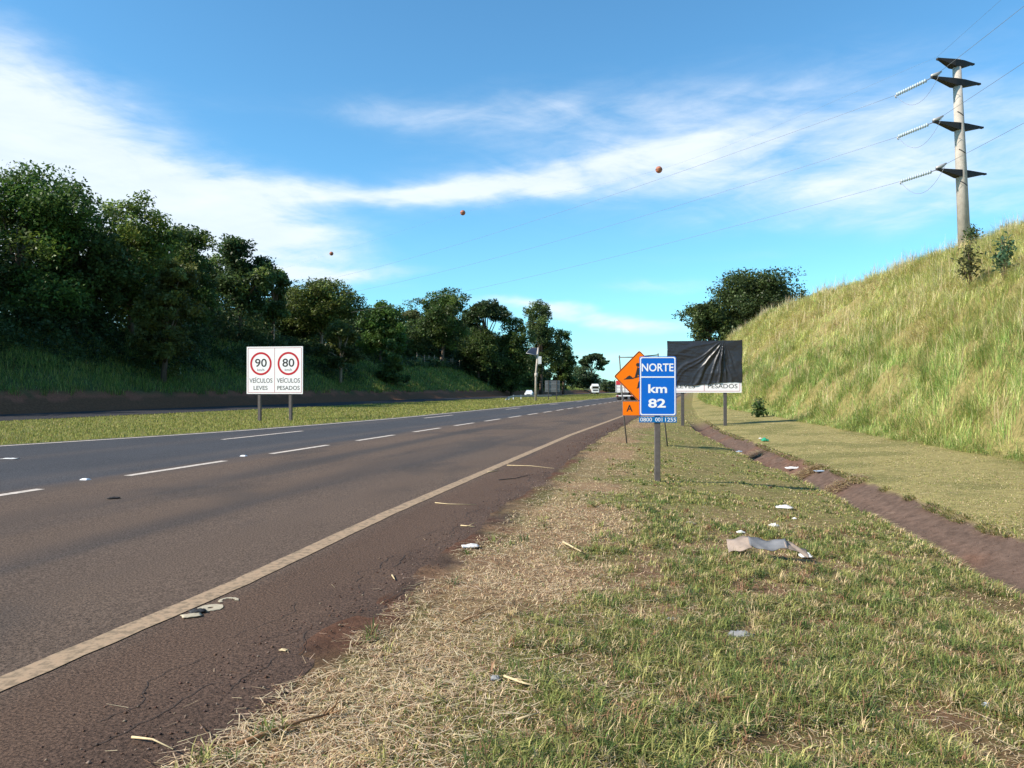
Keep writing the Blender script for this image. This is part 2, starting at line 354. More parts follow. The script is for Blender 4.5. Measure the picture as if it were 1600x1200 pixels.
# ------------------------------------------------------------------ terrain sheet
def build_ground():
    S = np.unique(np.concatenate([np.arange(-3000, -200, 300), np.arange(-200, -30, 10.), np.arange(-30, 2, 1.), np.arange(2, 48, .2), np.arange(48, 120, .8),
                                  np.arange(120, 400, 4.), np.arange(400, 1000, 30.), np.arange(1000, 4001, 300.)]))
    O = np.unique(np.round(np.concatenate([np.arange(-2500, -100, 200.), np.arange(-100, -58, 3.), np.arange(-58, -38, .4), np.arange(-38, -16, .6), np.arange(-16, -10, .3), np.arange(-10, 1., 1.),
                                  np.arange(1., 9, .1), np.arange(9, 26, .3), np.arange(26, 60, 2.), np.arange(60, 120, 10.), np.arange(120, 2600, 200.)]), 4))
    s, o = np.meshgrid(S, O, indexing='ij'); z = zt(s, o)
    le = left_line(s)
    z = z - .05 * ((o > le) & (o < pave_o(s) - .28)) - .03 * ((o < OPP0) & (o > OPP1))
    X, Y = W(s, o)
    V = np.stack([X, Y, z], -1).reshape(-1, 3)
    a = np.arange(len(S) * len(O)).reshape(len(S), len(O))
    Q = np.stack([a[:-1, :-1], a[:-1, 1:], a[1:, 1:], a[1:, :-1]], -1).reshape(-1, 4)[:, ::-1]
    # base colours by zone
    n1 = fbm(s * .8, o * .8, 31); n2 = fbm(s * 2.2, o * 2.2, 32)
    def c3(*c): return np.array(c)
    soil = c3(.17, .085, .054); thatch = c3(.36, .235, .13); green = c3(.12, .125, .04); ditchc = c3(.122, .082, .064); red = c3(.28, .105, .062)
    col = np.zeros(s.shape + (3,)); col[:] = green
    def put(mask, c): 
        nonlocal col
        mk = np.asarray(mask, float)[..., None]; col = col * (1 - mk) + mk * c
    po = o - pave_o(s) + 1.3
    put(sstep(0, 1, (po - 1) * 1e3), thatch * .66)
    put((po > 1.) * sstep(.44, .58, n1) * .85, green * 1.05)
    put((po > 2.6) * sstep(9, 14, s) * .7, c3(.21, .19, .07))
    put((po > 1.) * sstep(.54, .66, n2) * .6 * (1 - .7 * sstep(8, 13, s)), soil * .9)
    put((po > 1.) * (1 - sstep(1.15, 1.5, po + (n2 - .5) * .9)), c3(.085, .055, .041))
    put((po > 1.) * (1 - sstep(1.3, 1.7, po + (n2 - .5) * .9)) * sstep(.52, .62, n1), soil * .7)
    put((po > 1.6) * (1 - sstep(2.1, 3.0, po + (n1 - .5))) * .55, thatch * .8)
    c = ditch_c(s); hw = ditch_hw(s)
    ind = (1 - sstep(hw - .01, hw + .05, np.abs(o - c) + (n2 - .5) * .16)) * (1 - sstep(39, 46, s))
    put((o > c + hw) * .9, c3(.30, .25, .105))
    put((o > c + hw) * sstep(.48, .6, n1) * .5, green)
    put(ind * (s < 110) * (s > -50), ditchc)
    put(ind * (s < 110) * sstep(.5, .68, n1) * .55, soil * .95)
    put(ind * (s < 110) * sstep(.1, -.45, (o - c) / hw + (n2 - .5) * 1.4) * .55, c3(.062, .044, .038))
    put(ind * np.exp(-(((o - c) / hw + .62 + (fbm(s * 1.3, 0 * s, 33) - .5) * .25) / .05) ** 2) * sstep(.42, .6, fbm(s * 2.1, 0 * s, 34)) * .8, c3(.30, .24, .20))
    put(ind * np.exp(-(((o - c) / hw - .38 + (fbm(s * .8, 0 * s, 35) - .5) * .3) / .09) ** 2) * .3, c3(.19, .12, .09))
    put(sstep(-.3, .8, o - hill_b(s)), c3(.24, .20, .08))
    put((o < left_line(s)), c3(.19, .19, .055))
    put((o < left_line(s)) * sstep(.5, .7, n1) * .5, c3(.24, .20, .09))
    put((o < OPP1 + .3), red * .55 + c3(.02, .02, .008))
    put((o < -42.2 + (n1 - .5) * 1.6), red)
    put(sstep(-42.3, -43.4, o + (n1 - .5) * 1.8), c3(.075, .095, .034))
    put((np.abs(s) > 420) * 1., c3(.06, .08, .03))
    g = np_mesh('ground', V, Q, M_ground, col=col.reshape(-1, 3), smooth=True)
    tag(g, 'rough roadside ground of red soil, mown grass and a shallow ditch', 'ground', kind='structure')
build_ground()

# ------------------------------------------------------------------ road sheets
def build_road():
    S = np.unique(np.concatenate([np.arange(-60, 0, 4.), np.arange(0, 60, .2), np.arange(60, 200, 2.), np.arange(200, 1201, 25.)]))
    T = np.concatenate([np.linspace(0, 1, 90)])
    le = left_line(S) - .32 - .08 * fbm(S * 1.5, S * 0, 3); re = pave_o(S) + (fbm(S * 1.3, S * 0 + 3, 41, 5) - .5) * .36
    o = le[:, None] + (re - le)[:, None] * T[None, :]; s = np.repeat(S[:, None], len(T), 1)
    z = zroad(o) + .006 - .02 * (np.isin(np.arange(len(T)), [len(T) - 1]))[None, :]
    X, Y = W(s, o); V = np.stack([X, Y, z], -1).reshape(-1, 3)
    a = np.arange(V.shape[0]).reshape(s.shape); Q = np.stack([a[:-1, :-1], a[1:, :-1], a[1:, 1:], a[:-1, 1:]], -1).reshape(-1, 4)[:, ::-1]
    n = fbm(s * .10, o * 1.6, 51, 4); n2 = fbm(s * .5, o * 1.2, 53); n3 = fbm(s * 1.7, o * 3, 57, 4)
    sh = np.array([.110, .068, .047]); ln = np.array([.122, .085, .063]); dk = np.array([.060, .060, .066])
    oe = o - edge_o(s); k = sstep(.0, .3, oe)[..., None]
    c = ln * (1 - k) + sh * k
    d = sstep(-5.6, -6.6, o + (n - .5) * 1.2)[..., None]; c = c * (1 - d) + dk * d
    tr = (np.exp(-((o + 2.05) / .5) ** 2) + np.exp(-((o + 4.3) / .5) ** 2)) * .5 * n + .35 * sstep(.5, .75, n) * (o < 0) * (o > -6)
    trk = np.clip(tr, 0, 1)[..., None]; c = c * (1 - trk) + np.array([.050, .046, .046]) * trk
    bl = (sstep(.56, .70, fbm(s * .45, o * 1.1, 59, 4)) * .45 * (o < -.2) * (o > -6.2))[..., None]; c = c * (1 - bl) + np.array([.055, .048, .045]) * bl
    tl = (np.exp(-((o + 7.3) / .35) ** 2) + np.exp(-((o + 10.4) / .4) ** 2)) * .55 * (.4 + n); tl = np.clip(tl, 0, 1)[..., None]
    c = c * (1 - tl) + np.array([.095, .08, .075]) * tl
    c = c * (.88 + .24 * n2)[..., None]
    e = (sstep(-.7, -.25, o - pave_o(s) - (n3 - .5) * .9))[..., None] * .55; c = c * (1 - e) + np.array([.098, .060, .044]) * (.5 + .9 * n3)[..., None] * e
    r = np_mesh('road', V, Q, M_road, col=c.reshape(-1, 3), smooth=True); tag(r, 'three lane asphalt highway dusted with red soil', 'road', kind='structure')
    # opposite carriageway
    S2 = np.concatenate([np.arange(-100, 400, 5.), np.arange(400, 1201, 50.)]); T2 = np.linspace(OPP1, OPP0, 12)
    s2, o2 = np.meshgrid(S2, T2, indexing='ij'); X, Y = W(s2, o2); V = np.stack([X, Y, np.full_like(X, -.05)], -1).reshape(-1, 3)
    V[:, 2] += .012
    a = np.arange(V.shape[0]).reshape(s2.shape); Q = np.stack([a[:-1, :-1], a[1:, :-1], a[1:, 1:], a[:-1, 1:]], -1).reshape(-1, 4)[:, ::-1]
    c = np.array([.035, .033, .036]) * (.85 + .3 * fbm(s2 * .1, o2, 61))[..., None]
    r = np_mesh('opposite_road', V, Q, M_road, col=c.reshape(-1, 3)); tag(r, 'far carriageway beyond the grass median', 'road', kind='structure')
    # markings
    def strip(name, m, segs, lift, rag=0.):
        b = MB()
        for (pts, w) in segs:
            vs = []
            for i, (s_, o_) in enumerate(pts):
                j = (random.random() - .5) * rag
                for q in (-1, 1):
                    x, y = W(s_, o_ + q * w / 2 + j); vs.append((x, y, float(zroad(o_ + q * w / 2)) + lift))
            b.add(vs, [(2 * i, 2 * i + 1, 2 * i + 3, 2 * i + 2) for i in range(len(pts) - 1)])
        ob = b.build(name, m); return tag(ob, kind='structure')
    random.seed(4)
    strip('edge_line', M_line, [([(s_, float(edge_o(s_))) for s_ in np.concatenate([np.arange(-40, 40, .25), np.arange(40, 600, 10)])], .19)], .0115, .012)
    strip('median_edge_line', M_dash, [([(s_, float(left_line(s_))) for s_ in np.concatenate([np.arange(-40, 60, 1.), np.arange(60, 600, 10)])], .17)], .0115, .01)
    segs = []; rc = random.Random(12)
    for k_, (s0_, s1_, of) in enumerate(((2, 11, -.40), (9, 27, -.36), (3, 6.5, -.20), (10.5, 17, -.17), (4, 9, -.62))):
        s_ = s0_
        while s_ < s1_:
            L_ = rc.uniform(.25, 1.1); q_ = rc.uniform(-.03, .03)
            segs.append(([(u_, float(pave_o(u_)) + of + q_ + .16 * (float(fbm(u_ * 3.1, k_, 141, 4)) - .5) * 2) for u_ in np.arange(s_, s_ + L_, .05)], rc.uniform(.004, .008)))
            s_ += L_ + rc.uniform(.02, .9)
    for k_ in range(3):
        s_ = rc.uniform(3, 22); o_ = float(pave_o(s_)) - rc.uniform(.1, .5); d_ = rc.uniform(-.6, .6)
        segs.append(([(s_ + d_ * u_ + .05 * math.sin(u_ * 9), o_ - u_ * rc.uniform(.95, 1.05) * .55) for u_ in np.arange(0, 1, .08)], .006))
    strip('shoulder_crack', M_crack, segs, .0092, .006)
    d1 = []
    for k in range(-6, 95):
        s0 = 12.5 + 4.75 * k; d1.append(([(s0 + t, -6.1 + .3 * min(1, max(0, (s0 - 30) / 60))) for t in np.linspace(0, 2.9, 6)], .165))
    strip('lane_dashes', M_dash, d1, .0115, .012)
    d2 = []
    for k in range(-2, 24):
        s0 = 21 + 17.3 * k; d2.append(([(s0 + t, -9.95 + .2 * min(1, max(0, (s0 - 20) / 50))) for t in np.linspace(0, 4.8, 6)], .15))
    strip('far_lane_dashes', M_dash, d2, .0115, .01)
build_road()

# reflective studs beside the lane dashes
stud_n = 0
def stud(s_, o_):
    global stud_n
    x, y = W(s_, o_); b = MB()
    b.add([(-.07, -.06, 0), (.07, -.06, 0), (.07, .06, 0), (-.07, .06, 0), (-.045, -.025, .022), (.045, -.025, .022), (.045, .025, .022), (-.045, .025, .022)],
          [(4, 5, 6, 7), (0, 1, 5, 4), (1, 2, 6, 5), (2, 3, 7, 6), (3, 0, 4, 7)])
    o = b.build('road_stud', M_letter); o.location = (x, y, float(zroad(o_)) + .0065); o.rotation_euler = (0, 0, -TH)
    return o
g = gnd(134, 750); s_, o_ = SO(g.x, g.y)
tag(stud(s_, o_), 'white reflective road stud between the two nearest lane dashes', 'road stud', 'road studs along the dashed line')
g = gnd(381, 713); s_, o_ = SO(g.x, g.y)
tag(stud(s_, o_), 'white reflective road stud in the second gap of the nearer dashed line', 'road stud', 'road studs along the dashed line')

# ------------------------------------------------------------------ grasses
def blade_object(name, P, h, w, yaw, lean, col, label, cat, m=None):
    n = len(P); d = np.stack([np.cos(yaw), np.sin(yaw), np.zeros(n)], -1); sd = np.stack([-np.sin(yaw), np.cos(yaw), np.zeros(n)], -1)
    h_ = h[:, None]; w_ = w[:, None]; ln = lean[:, None]; up = np.array([0, 0, 1.])
    mid = P + d * h_ * ln * .33 + up * h_ * .58 * np.maximum(.12, 1 - .3 * ln)
    tip = P + d * h_ * ln + up * h_ * np.maximum(.06, 1 - .55 * ln)
    V = np.empty((n, 5, 3)); V[:, 0] = P - sd * w_ * .5; V[:, 1] = P + sd * w_ * .5; V[:, 2] = mid - sd * w_ * .42; V[:, 3] = mid + sd * w_ * .42; V[:, 4] = tip
    b = np.arange(n)[:, None] * 5
    Q = b + np.array([[0, 1, 3, 2]]); T = b + np.array([[2, 3, 4]])
    cc = np.repeat(col[:, None, :], 5, 1)
    o = np_mesh(name, V.reshape(-1, 3), Q, m or M_blade, col=cc.reshape(-1, 3), tri=T)
    return tag(o, label, cat, kind='stuff')
def pal(rng, n, cols, wts, jit=.25):
    cols = np.array(cols); w = np.asarray(wts, float)
    if w.ndim == 1: k = rng.choice(len(cols), n, p=w / w.sum())
    else:
        cw = np.cumsum(w, 1); cw /= cw[:, -1:]; k = (rng.random(n)[:, None] > cw).sum(1); k = np.clip(k, 0, len(cols) - 1)
    return cols[k] * (1 + (rng.random((n, 1)) - .5) * 2 * jit) * (1 + (rng.random((n, 3)) - .5) * .12)
GR, YG, STRAW, BRN, DG = (.14, .20, .05), (.37, .345, .11), (.74, .57, .35), (.30, .17, .095), (.075, .125, .038)

def frustum_pts(rng, n, d0, d1, p, margin=1.2):
    """points on the ground spread with density about D**-(1+p) within the view and a margin around it"""
    u = rng.random(n); q = 1 - p
    D = d0 * (d1 / d0) ** u if abs(q) < 1e-6 else (d0 ** q + u * (d1 ** q - d0 ** q)) ** (1 / q)
    X = (rng.random(n) * 2 - 1) * (.70 * D + margin); return X, D

def verge_grass():
    rng = np.random.default_rng(1)
    X, D = frustum_pts(rng, 950000, 2.4, 60, 1.15); s, o = SO(X, D)
    edge = pave_o(s) + .02 + (fbm(s * 1.6, o * 0, 71, 4) - .5) * .5
    c = ditch_c(s); hw = ditch_hw(s)
    in_d = np.abs(o - c) < hw + (fbm(s * 2, o * 2, 73) - .45) * .22
    n1 = fbm(s * .8, o * .8, 31); n2 = fbm(s * 2.2, o * 2.2, 32); n4 = .55 * fbm(s * 1.3 + 9, o * 1.0, 77, 3) + .45 * fbm(s * 3.1, o * 3.1, 78, 2)
    bare = sstep(.60, .68, n2) * .75 * (1 - .7 * sstep(8, 13, s))
    fade = sstep(0, .55, o - edge)
    dens = (.45 + .55 * sstep(.36, .60, n4)) * (1 - bare)
    right = o > c + hw
    keep = (o > edge) & ((~in_d) | (s > 43)) & (o < hill_b(s) + .4) & (rng.random(len(s)) < np.where(right, .75, dens) * (.25 + .75 * fade))
    s, o, X, D, n1, n2, n4, right, edge = [a[keep] for a in (s, o, X, D, n1, n2, n4, right, edge)]
    n = len(s); z = zt(s, o)
    strawz = 1 - sstep(.75, 1.7, (o - edge) + (n1 - .5) * 1.8)       # dead straw belt beside the road
    strawz = np.maximum(strawz, sstep(.56, .66, n2) * .5); strawz = np.where(right, .30 + .3 * sstep(.45, .6, n1), strawz)
    gz = sstep(.40, .64, n4) * (1 - strawz) * (.45 + .55 * sstep(.3, .6, fbm(s * .5, o * .5, 79, 2)))
    q_ = 1 - .8 * strawz
    wt = np.stack([(.45 + 1.0 * gz) * q_, (.85 + .8 * gz) * q_, .45 + 2.1 * strawz, (.30 + .25 * strawz + .22 * (1 - gz)), .05 + .2 * gz], -1)
    far = (sstep(7, 13, D) * (1 - .75 * strawz))[:, None] * np.array([.5, 1.5, .1, -.25, .05]) + (right * 1.)[:, None] * np.array([.15, .8, .2, -.2, 0.]); wt = np.maximum(wt + far, .02)
    col = pal(rng, n, [GR, YG, STRAW, BRN, DG], wt, .35)
    h = (.024 + .05 * gz + .022 * rng.random(n)) * (.6 + .9 * rng.random(n)) * np.where(right, .8, 1)
    w = (.0032 + .0030 * rng.random(n)) * np.maximum(1, D / 5.5) ** .9
    lean = np.where(rng.random(n) < .35 + .55 * strawz, 1.2 + .8 * rng.random(n), .25 + .9 * rng.random(n))
    h = h * np.where(lean > 1.2, 1.3, 1) * (1 - .5 * sstep(7, 15, D))
    blade_object('grass', np.stack([X, D, z - .004], -1), h, w, rng.random(n) * 6.283, lean, col, 'short mown verge grass mixed with dead straw beside the shoulder', 'grass')
    # coarse tufts
    X, D = frustum_pts(rng, 60000, 2.4, 22, 1.25); s, o = SO(X, D); edge = pave_o(s) + .02 + (fbm(s * 1.6, o * 0, 71, 4) - .5) * .5
    n1 = fbm(s * .8, o * .8, 31); n4 = .55 * fbm(s * 1.3 + 9, o * 1.0, 77, 3) + .45 * fbm(s * 3.1, o * 3.1, 78, 2)
    pr = sstep(.42, .60, n4) * (.45 + .55 * sstep(.40, .58, fbm(s * .55 + 3, o * .7, 119, 2))) * (.10 + .9 * sstep(.8, 1.8, (o - edge) + (n1 - .5) * 1.8)) * (1 - .55 * sstep(8, 16, D)); c = ditch_c(s); hw = ditch_hw(s)
    keep = (o > edge + .1) & (o < c - hw - .02) & (rng.random(len(s)) < pr); X, D, s, o = [a[keep] for a in (X, D, s, o)]; n = len(X); m_ = 16
    tc = np.array([(.135, .19, .05), (.25, .28, .08), (.42, .39, .14), (.075, .12, .037), (.60, .46, .26), (.34, .19, .11)])[rng.choice(6, n, p=[.22, .24, .20, .10, .14, .10])]
    sz = (.6 + .8 * rng.random(n)) * (1 - .4 * sstep(8, 15, D)); bias = rng.random(n) * 6.283
    P = np.stack([X, D, zt(s, o) - .006], -1); P = np.repeat(P, m_, 0); N2 = n * m_
    P[:, :2] += rng.normal(size=(N2, 2)) * .018 * np.repeat(sz, m_)[:, None]
    yw = np.where(rng.random(N2) < .5, rng.random(N2) * 6.283, np.repeat(bias, m_) + rng.normal(0, .8, N2))
    hh = np.repeat(sz, m_) * (.045 + .085 * rng.random(N2)); ww = (.0035 + .0042 * rng.random(N2)) * np.maximum(1, np.repeat(D, m_) / 6) ** .8
    cl = np.repeat(tc, m_, 0) * (.7 + .6 * rng.random((N2, 1)))
    blade_object('grass_tufts', P, hh, ww, yw, .25 + 1.0 * rng.random(N2), cl, 'coarse green grass tufts standing up from the mown verge', 'grass')
    # loose straw lying about
    X, D = frustum_pts(rng, 60000, 2.4, 30, 1.2); s, o = SO(X, D)
    edge = pave_o(s) + (fbm(s * 1.6, o * 0, 71, 4) - .5) * .5
    pr = np.where(o > edge, np.clip(1.15 - (o - edge) / 2.3, .10, 1), np.exp(-((edge - o) / .14)) * .10)
    c = ditch_c(s); hw = ditch_hw(s); pr = np.where(np.abs(o - c) < hw, .03, pr)
    keep = (o > .1) & (o < hill_b(s)) & (rng.random(len(s)) < pr); s, o, X, D = [a[keep] for a in (s, o, X, D)]; n = len(s)
    L_ = (.05 + .13 * rng.random(n) ** 2); yaw = rng.random(n) * 6.283; w = (.0028 + .003 * rng.random(n)) * np.maximum(1, D / 6) ** .8
    z = zt(s, o); z = np.where(o < edge[keep], np.maximum(z, zroad(o) + .006), z) + .006 + .03 * rng.random(n) * (o > edge[keep])
    d = np.stack([np.cos(yaw), np.sin(yaw), (rng.random(n) - .5) * .25 * (o > 1.4)], -1); sd = np.stack([-np.sin(yaw), np.cos(yaw), np.zeros(n)], -1)
    P = np.stack([X, D, z], -1); V = np.empty((n, 4, 3)); hw_ = w[:, None] / 2; hl = L_[:, None] / 2
    V[:, 0] = P - d * hl - sd * hw_; V[:, 1] = P - d * hl + sd * hw_; V[:, 2] = P + d * hl + sd * hw_ * .6; V[:, 3] = P + d * hl - sd * hw_ * .6
    Q = np.arange(n)[:, None] * 4 + np.array([[0, 3, 2, 1]])
    col = pal(rng, n, [(.78, .62, .41), (.58, .43, .27), (.33, .19, .11)], [.55, .30, .15])
    o_ = np_mesh('loose_straw', V.reshape(-1, 3), Q, M_blade, col=np.repeat(col, 4, 0)); tag(o_, 'loose cut straw scattered over the verge beside the shoulder', 'straw', kind='stuff')
verge_grass()

def hill_grass():
    rng = np.random.default_rng(2)
    N_ = 700000
    # spread over the slope, thinner with distance
    u = rng.random(N_); s = 4 * (150 / 4) ** u; t = rng.random(N_) * 1.12 - .02
    hb, hc = hill_b(s), hill_c(s); o = hb + (hc - hb) * t
    ex = rng.random(N_) < .05; o = np.where(ex, hc + rng.random(N_) * 8, o)
    X, Y = W(s, o)
    vis = (Y > 8) & (X < .74 * Y + 2.5)
    n1 = fbm(s * .35, o * .45, 81); n2 = fbm(s * 1.2, o * 1.2, 83); n3 = fbm(s * .09, o * .1 + 4, 85, 3)
    keep = vis & (rng.random(N_) < .25 + 1.0 * sstep(.34, .58, n2)); s, o, X, Y, n1, n2, n3 = [a[keep] for a in (s, o, X, Y, n1, n2, n3)]
    n = len(s); hb, hc = hill_b(s), hill_c(s); t = (o - hb) / (hc - hb); D = Y
    low = 1 - sstep(.08, .42, t + (n1 - .5) * .5)
    dry = np.maximum(sstep(.5, .66, n1), 0.7 * sstep(.56, .68, fbm(s * .16 + 7, o * .3, 89, 3))) * (1 - .6 * low)
    wt = np.stack([.34 + 2.3 * low + .35 * sstep(.5, .7, n3), 1.2 + 0 * t, .34 + .8 * dry, .09 + .4 * dry, .02 + .28 * low + 1.1 * low * sstep(.52, .62, n3)], -1)
    col = pal(rng, n, [(.25, .37, .095), (.55, .57, .185), (.78, .68, .37), (.46, .32, .18), (.13, .19, .06)], wt, .32)
    h = (.32 + .65 * rng.random(n)) * (.35 + 1.3 * n2) * np.where(t < .02, .6, 1)
    w = (.006 + .006 * rng.random(n)) * np.maximum(1, D / 20) ** .8
    n5 = fbm(s * .9 + 5, o * .9, 87, 2); n6 = fbm(s * .5 + 5, o * .5, 88, 2)
    yaw = np.where(rng.random(n) < .72, n5 * 14 + n6 * 9 + rng.normal(0, .6, n), rng.random(n) * 6.283)
    lean = .3 + 1.3 * rng.random(n) * (.5 + n6) + .5 * dry
    blade_object('tall_grass', np.stack([X, Y, zt(s, o) - .02], -1), h, w, yaw, lean, col, 'tall yellow green grass covering the cut slope on the right', 'tall grass')
hill_grass()

def seed_stalks():
    rng = np.random.default_rng(6); N_ = 16000; s = 10 * (130 / 10) ** rng.random(N_); hb, hc = hill_b(s), hill_c(s)
    t = np.where(rng.random(N_) < .3, .85 + .2 * rng.random(N_), .05 + .95 * rng.random(N_)); o = hb + (hc - hb) * t; X, Y = W(s, o)
    k = (Y > 10) & (X < .74 * Y + 2) & (fbm(s * .6, o * .6, 131, 2) > .42 + .12 * rng.random(N_)); X, Y, s, o = [a[k] for a in (X, Y, s, o)]; n = len(X)
    h = .9 + .75 * rng.random(n); w = (.005 + .003 * rng.random(n)) * np.maximum(1, Y / 18); col = pal(rng, n, [(.70, .58, .36), (.60, .55, .25), (.52, .36, .24)], [.5, .3, .2])
    blade_object('seed_stalks', np.stack([X, Y, zt(s, o)], -1), h, w, rng.random(n) * 6.283, .1 + .55 * rng.random(n), col, 'pale seeding grass stalks rising above the tall grass on the right slope', 'tall grass')
seed_stalks()

def left_grass():
    rng = np.random.default_rng(3)
    N_ = 200000; s = 8 * (260 / 8) ** rng.random(N_); le = left_line(s) - .34; o = le + (OPP0 + .3 - le) * rng.random(N_)
    X, Y = W(s, o); vis = (Y > 15) & (np.abs(X) < .74 * Y + 3)
    s, o, X, Y = [a[vis] for a in (s, o, X, Y)]; n = len(s); n1 = fbm(s * .3, o * .5, 91); n2 = fbm(s * 1.5, o * 1.5, 93)
    wt = np.stack([.7 + .9 * n1, 1.6 + 0 * n1, .15 + .5 * sstep(.5, .7, n2), .1 + 0 * n1, .15 + 0 * n1], -1)
    col = pal(rng, n, [(.16, .20, .045), (.34, .33, .085), (.46, .37, .18), (.22, .14, .07), DG], wt)
    h = (.06 + .10 * rng.random(n)) * (.6 + .8 * n2); w = (.006 + .006 * rng.random(n)) * np.maximum(1, Y / 16)
    blade_object('median_grass', np.stack([X, Y, zt(s, o) - .005], -1), h, w, rng.random(n) * 6.283, .2 + .8 * rng.random(n), col, 'lit green grass of the median between the two carriageways', 'grass')
    N_ = 170000; s = 20 * (330 / 20) ** rng.random(N_); o = -42.3 - 12 * rng.random(N_)
    X, Y = W(s, o); n1 = fbm(s * .2, o * .35, 95); n2 = fbm(s * .8, o * .8, 97)
    vis = (Y > 25) & (np.abs(X) < .74 * Y + 4) & (rng.random(N_) < .4 + .8 * n2) & (o < -42.6 + (n2 - .5) * 1.8); s, o, X, Y, n1, n2 = [a[vis] for a in (s, o, X, Y, n1, n2)]; n = len(s)
    wt = np.stack([1.2 + 0 * n1, .35 + .8 * sstep(.45, .65, n1), .06 + .25 * sstep(-48, -52, o), .10 + 0 * n1, .8 + 0 * n1], -1)
    col = pal(rng, n, [(.22, .30, .065), (.38, .39, .10), (.48, .40, .19), (.24, .14, .07), (.13, .19, .05)], wt)
    h = (.35 + .5 * rng.random(n)) * (.6 + .8 * n2); w = (.014 + .014 * rng.random(n)) * np.maximum(1, Y / 45)
    blade_object('bank_grass', np.stack([X, Y, zt(s, o) - .02], -1), h, w, rng.random(n) * 6.283, .2 + .9 * rng.random(n), col, 'rank green grass on the shaded bank below the trees', 'grass')
left_grass()

def lip_grass():
    rng = np.random.default_rng(14); n = 26000; s = 6 * (44 / 6) ** rng.random(n); sd = np.where(rng.random(n) < .5, -1, 1); g_ = fbm(s * 1.7, sd * 5., 151, 3)
    o = ditch_c(s) + sd * (ditch_hw(s) + .10 - (.10 + .16 * g_) * rng.random(n) ** .6); X, Y = W(s, o); k = (g_ > .40) & (np.abs(X) < .72 * Y + 2); s, o, X, Y, sd = [a[k] for a in (s, o, X, Y, sd)]; n = len(s)
    col = pal(rng, n, [GR, YG, STRAW, BRN], [.3, .35, .22, .13], .35); h = (.05 + .10 * rng.random(n)) * (1 - .3 * sstep(12, 25, Y)); w = (.004 + .004 * rng.random(n)) * np.maximum(1, Y / 7) ** .8
    yaw = -TH + np.where(sd > 0, math.pi, 0) + rng.normal(0, .9, n)
    blade_object('lip_grass', np.stack([X, Y, zt(s, o) - .01], -1), h, w, yaw, .5 + 1.0 * rng.random(n), col, 'ragged grass hanging over both lips of the ditch', 'grass')
lip_grass()

# ------------------------------------------------------------------ grit on the shoulder edge and in the ditch
def gravel():
    rng = np.random.default_rng(8); n = 9000; s = 1.5 * (38 / 1.5) ** rng.random(n); ch = rng.random(n)
    o = np.where(ch < .45, pave_o(s) - .22 + rng.normal(0, .20, n), ditch_c(s) + (rng.random(n) * 2 - 1) * ditch_hw(s))
    X, Y = W(s, o); z = zt(s, o); z = np.where(o < pave_o(s) - .02, zroad(o) + .006, z)
    r = (.003 + .011 * rng.random(n) ** 3) * np.where(ch < .45, .8, .75) * np.maximum(1, Y / 12)
    base = np.array([(1, 0, 0), (0, 1, 0), (-1, 0, 0), (0, -1, 0), (0, 0, .8), (0, 0, -.5)])
    a = rng.random(n) * 6.283; V = base[None] * (.6 + .8 * rng.random((n, 6, 1))); ca, sa = np.cos(a)[:, None], np.sin(a)[:, None]
    V = np.stack([V[..., 0] * ca - V[..., 1] * sa, V[..., 0] * sa + V[..., 1] * ca, V[..., 2]], -1) * r[:, None, None] + np.stack([X, Y, z + r * .3], -1)[:, None]
    T = np.array([(0, 1, 4), (1, 2, 4), (2, 3, 4), (3, 0, 4), (1, 0, 5), (2, 1, 5), (3, 2, 5), (0, 3, 5)]); T = (np.arange(n)[:, None, None] * 6 + T[None]).reshape(-1, 3)
    col = pal(rng, n, [(.16, .09, .065), (.08, .055, .05), (.30, .22, .17)], [.5, .3, .2])
    tag(np_mesh('gravel', V.reshape(-1, 3), None, M_blade, col=np.repeat(col, 6, 0), tri=T), 'crumbled asphalt grit and soil clods along the shoulder edge and ditch', 'gravel', kind='stuff')
gravel()

# ------------------------------------------------------------------ trees
def leaf_mesh(name, P, size, col, rng, parent=None, aspect=.5, upb=.4):
    n = len(P); nr = rng.normal(size=(n, 3)); nr[:, 2] = np.abs(nr[:, 2]) + upb; nr /= np.linalg.norm(nr, axis=1)[:, None]
    a = np.cross(nr, rng.normal(size=(n, 3))); a /= np.linalg.norm(a, axis=1)[:, None]; b = np.cross(nr, a)
    sz = size[:, None]; dr = np.array([0, 0, -.25])
    V = np.empty((n, 4, 3)); V[:, 0] = P - a * sz; V[:, 1] = P + b * sz * aspect; V[:, 2] = P + a * sz + dr * sz; V[:, 3] = P - b * sz * aspect
    Q = np.arange(n)[:, None] * 4 + np.array([[0, 1, 2, 3]])
    return np_mesh(name, V.reshape(-1, 3), Q, M_leaf, parent, col=np.repeat(col, 4, 0))

def crown_points(rng, lobes, nclump, nleaf, spread, flat=1.):
    """leaf positions gathered in clumps over the outsides of the lobes"""
    lob = np.array(lobes); vol = (lob[:, 3] * lob[:, 4] * lob[:, 5]) ** .67; k = rng.choice(len(lob), nclump, p=vol / vol.sum())
    d = rng.normal(size=(nclump, 3)); d[:, 2] += .25; d /= np.linalg.norm(d, axis=1)[:, None]
    r = .55 + .5 * rng.random((nclump, 1)) ** .6; cc = lob[k, :3] + d * r * lob[k, 3:6]
    sc = spread * (.6 + .8 * rng.random(nclump)); j = rng.choice(nclump, nleaf, p=(sc ** 2) / (sc ** 2).sum())
    off = np.clip(rng.normal(size=(nleaf, 3)), -1.7, 1.7) * sc[j][:, None] * .55; off[:, 2] *= .75 * flat
    return cc[j] + off, j, nclump

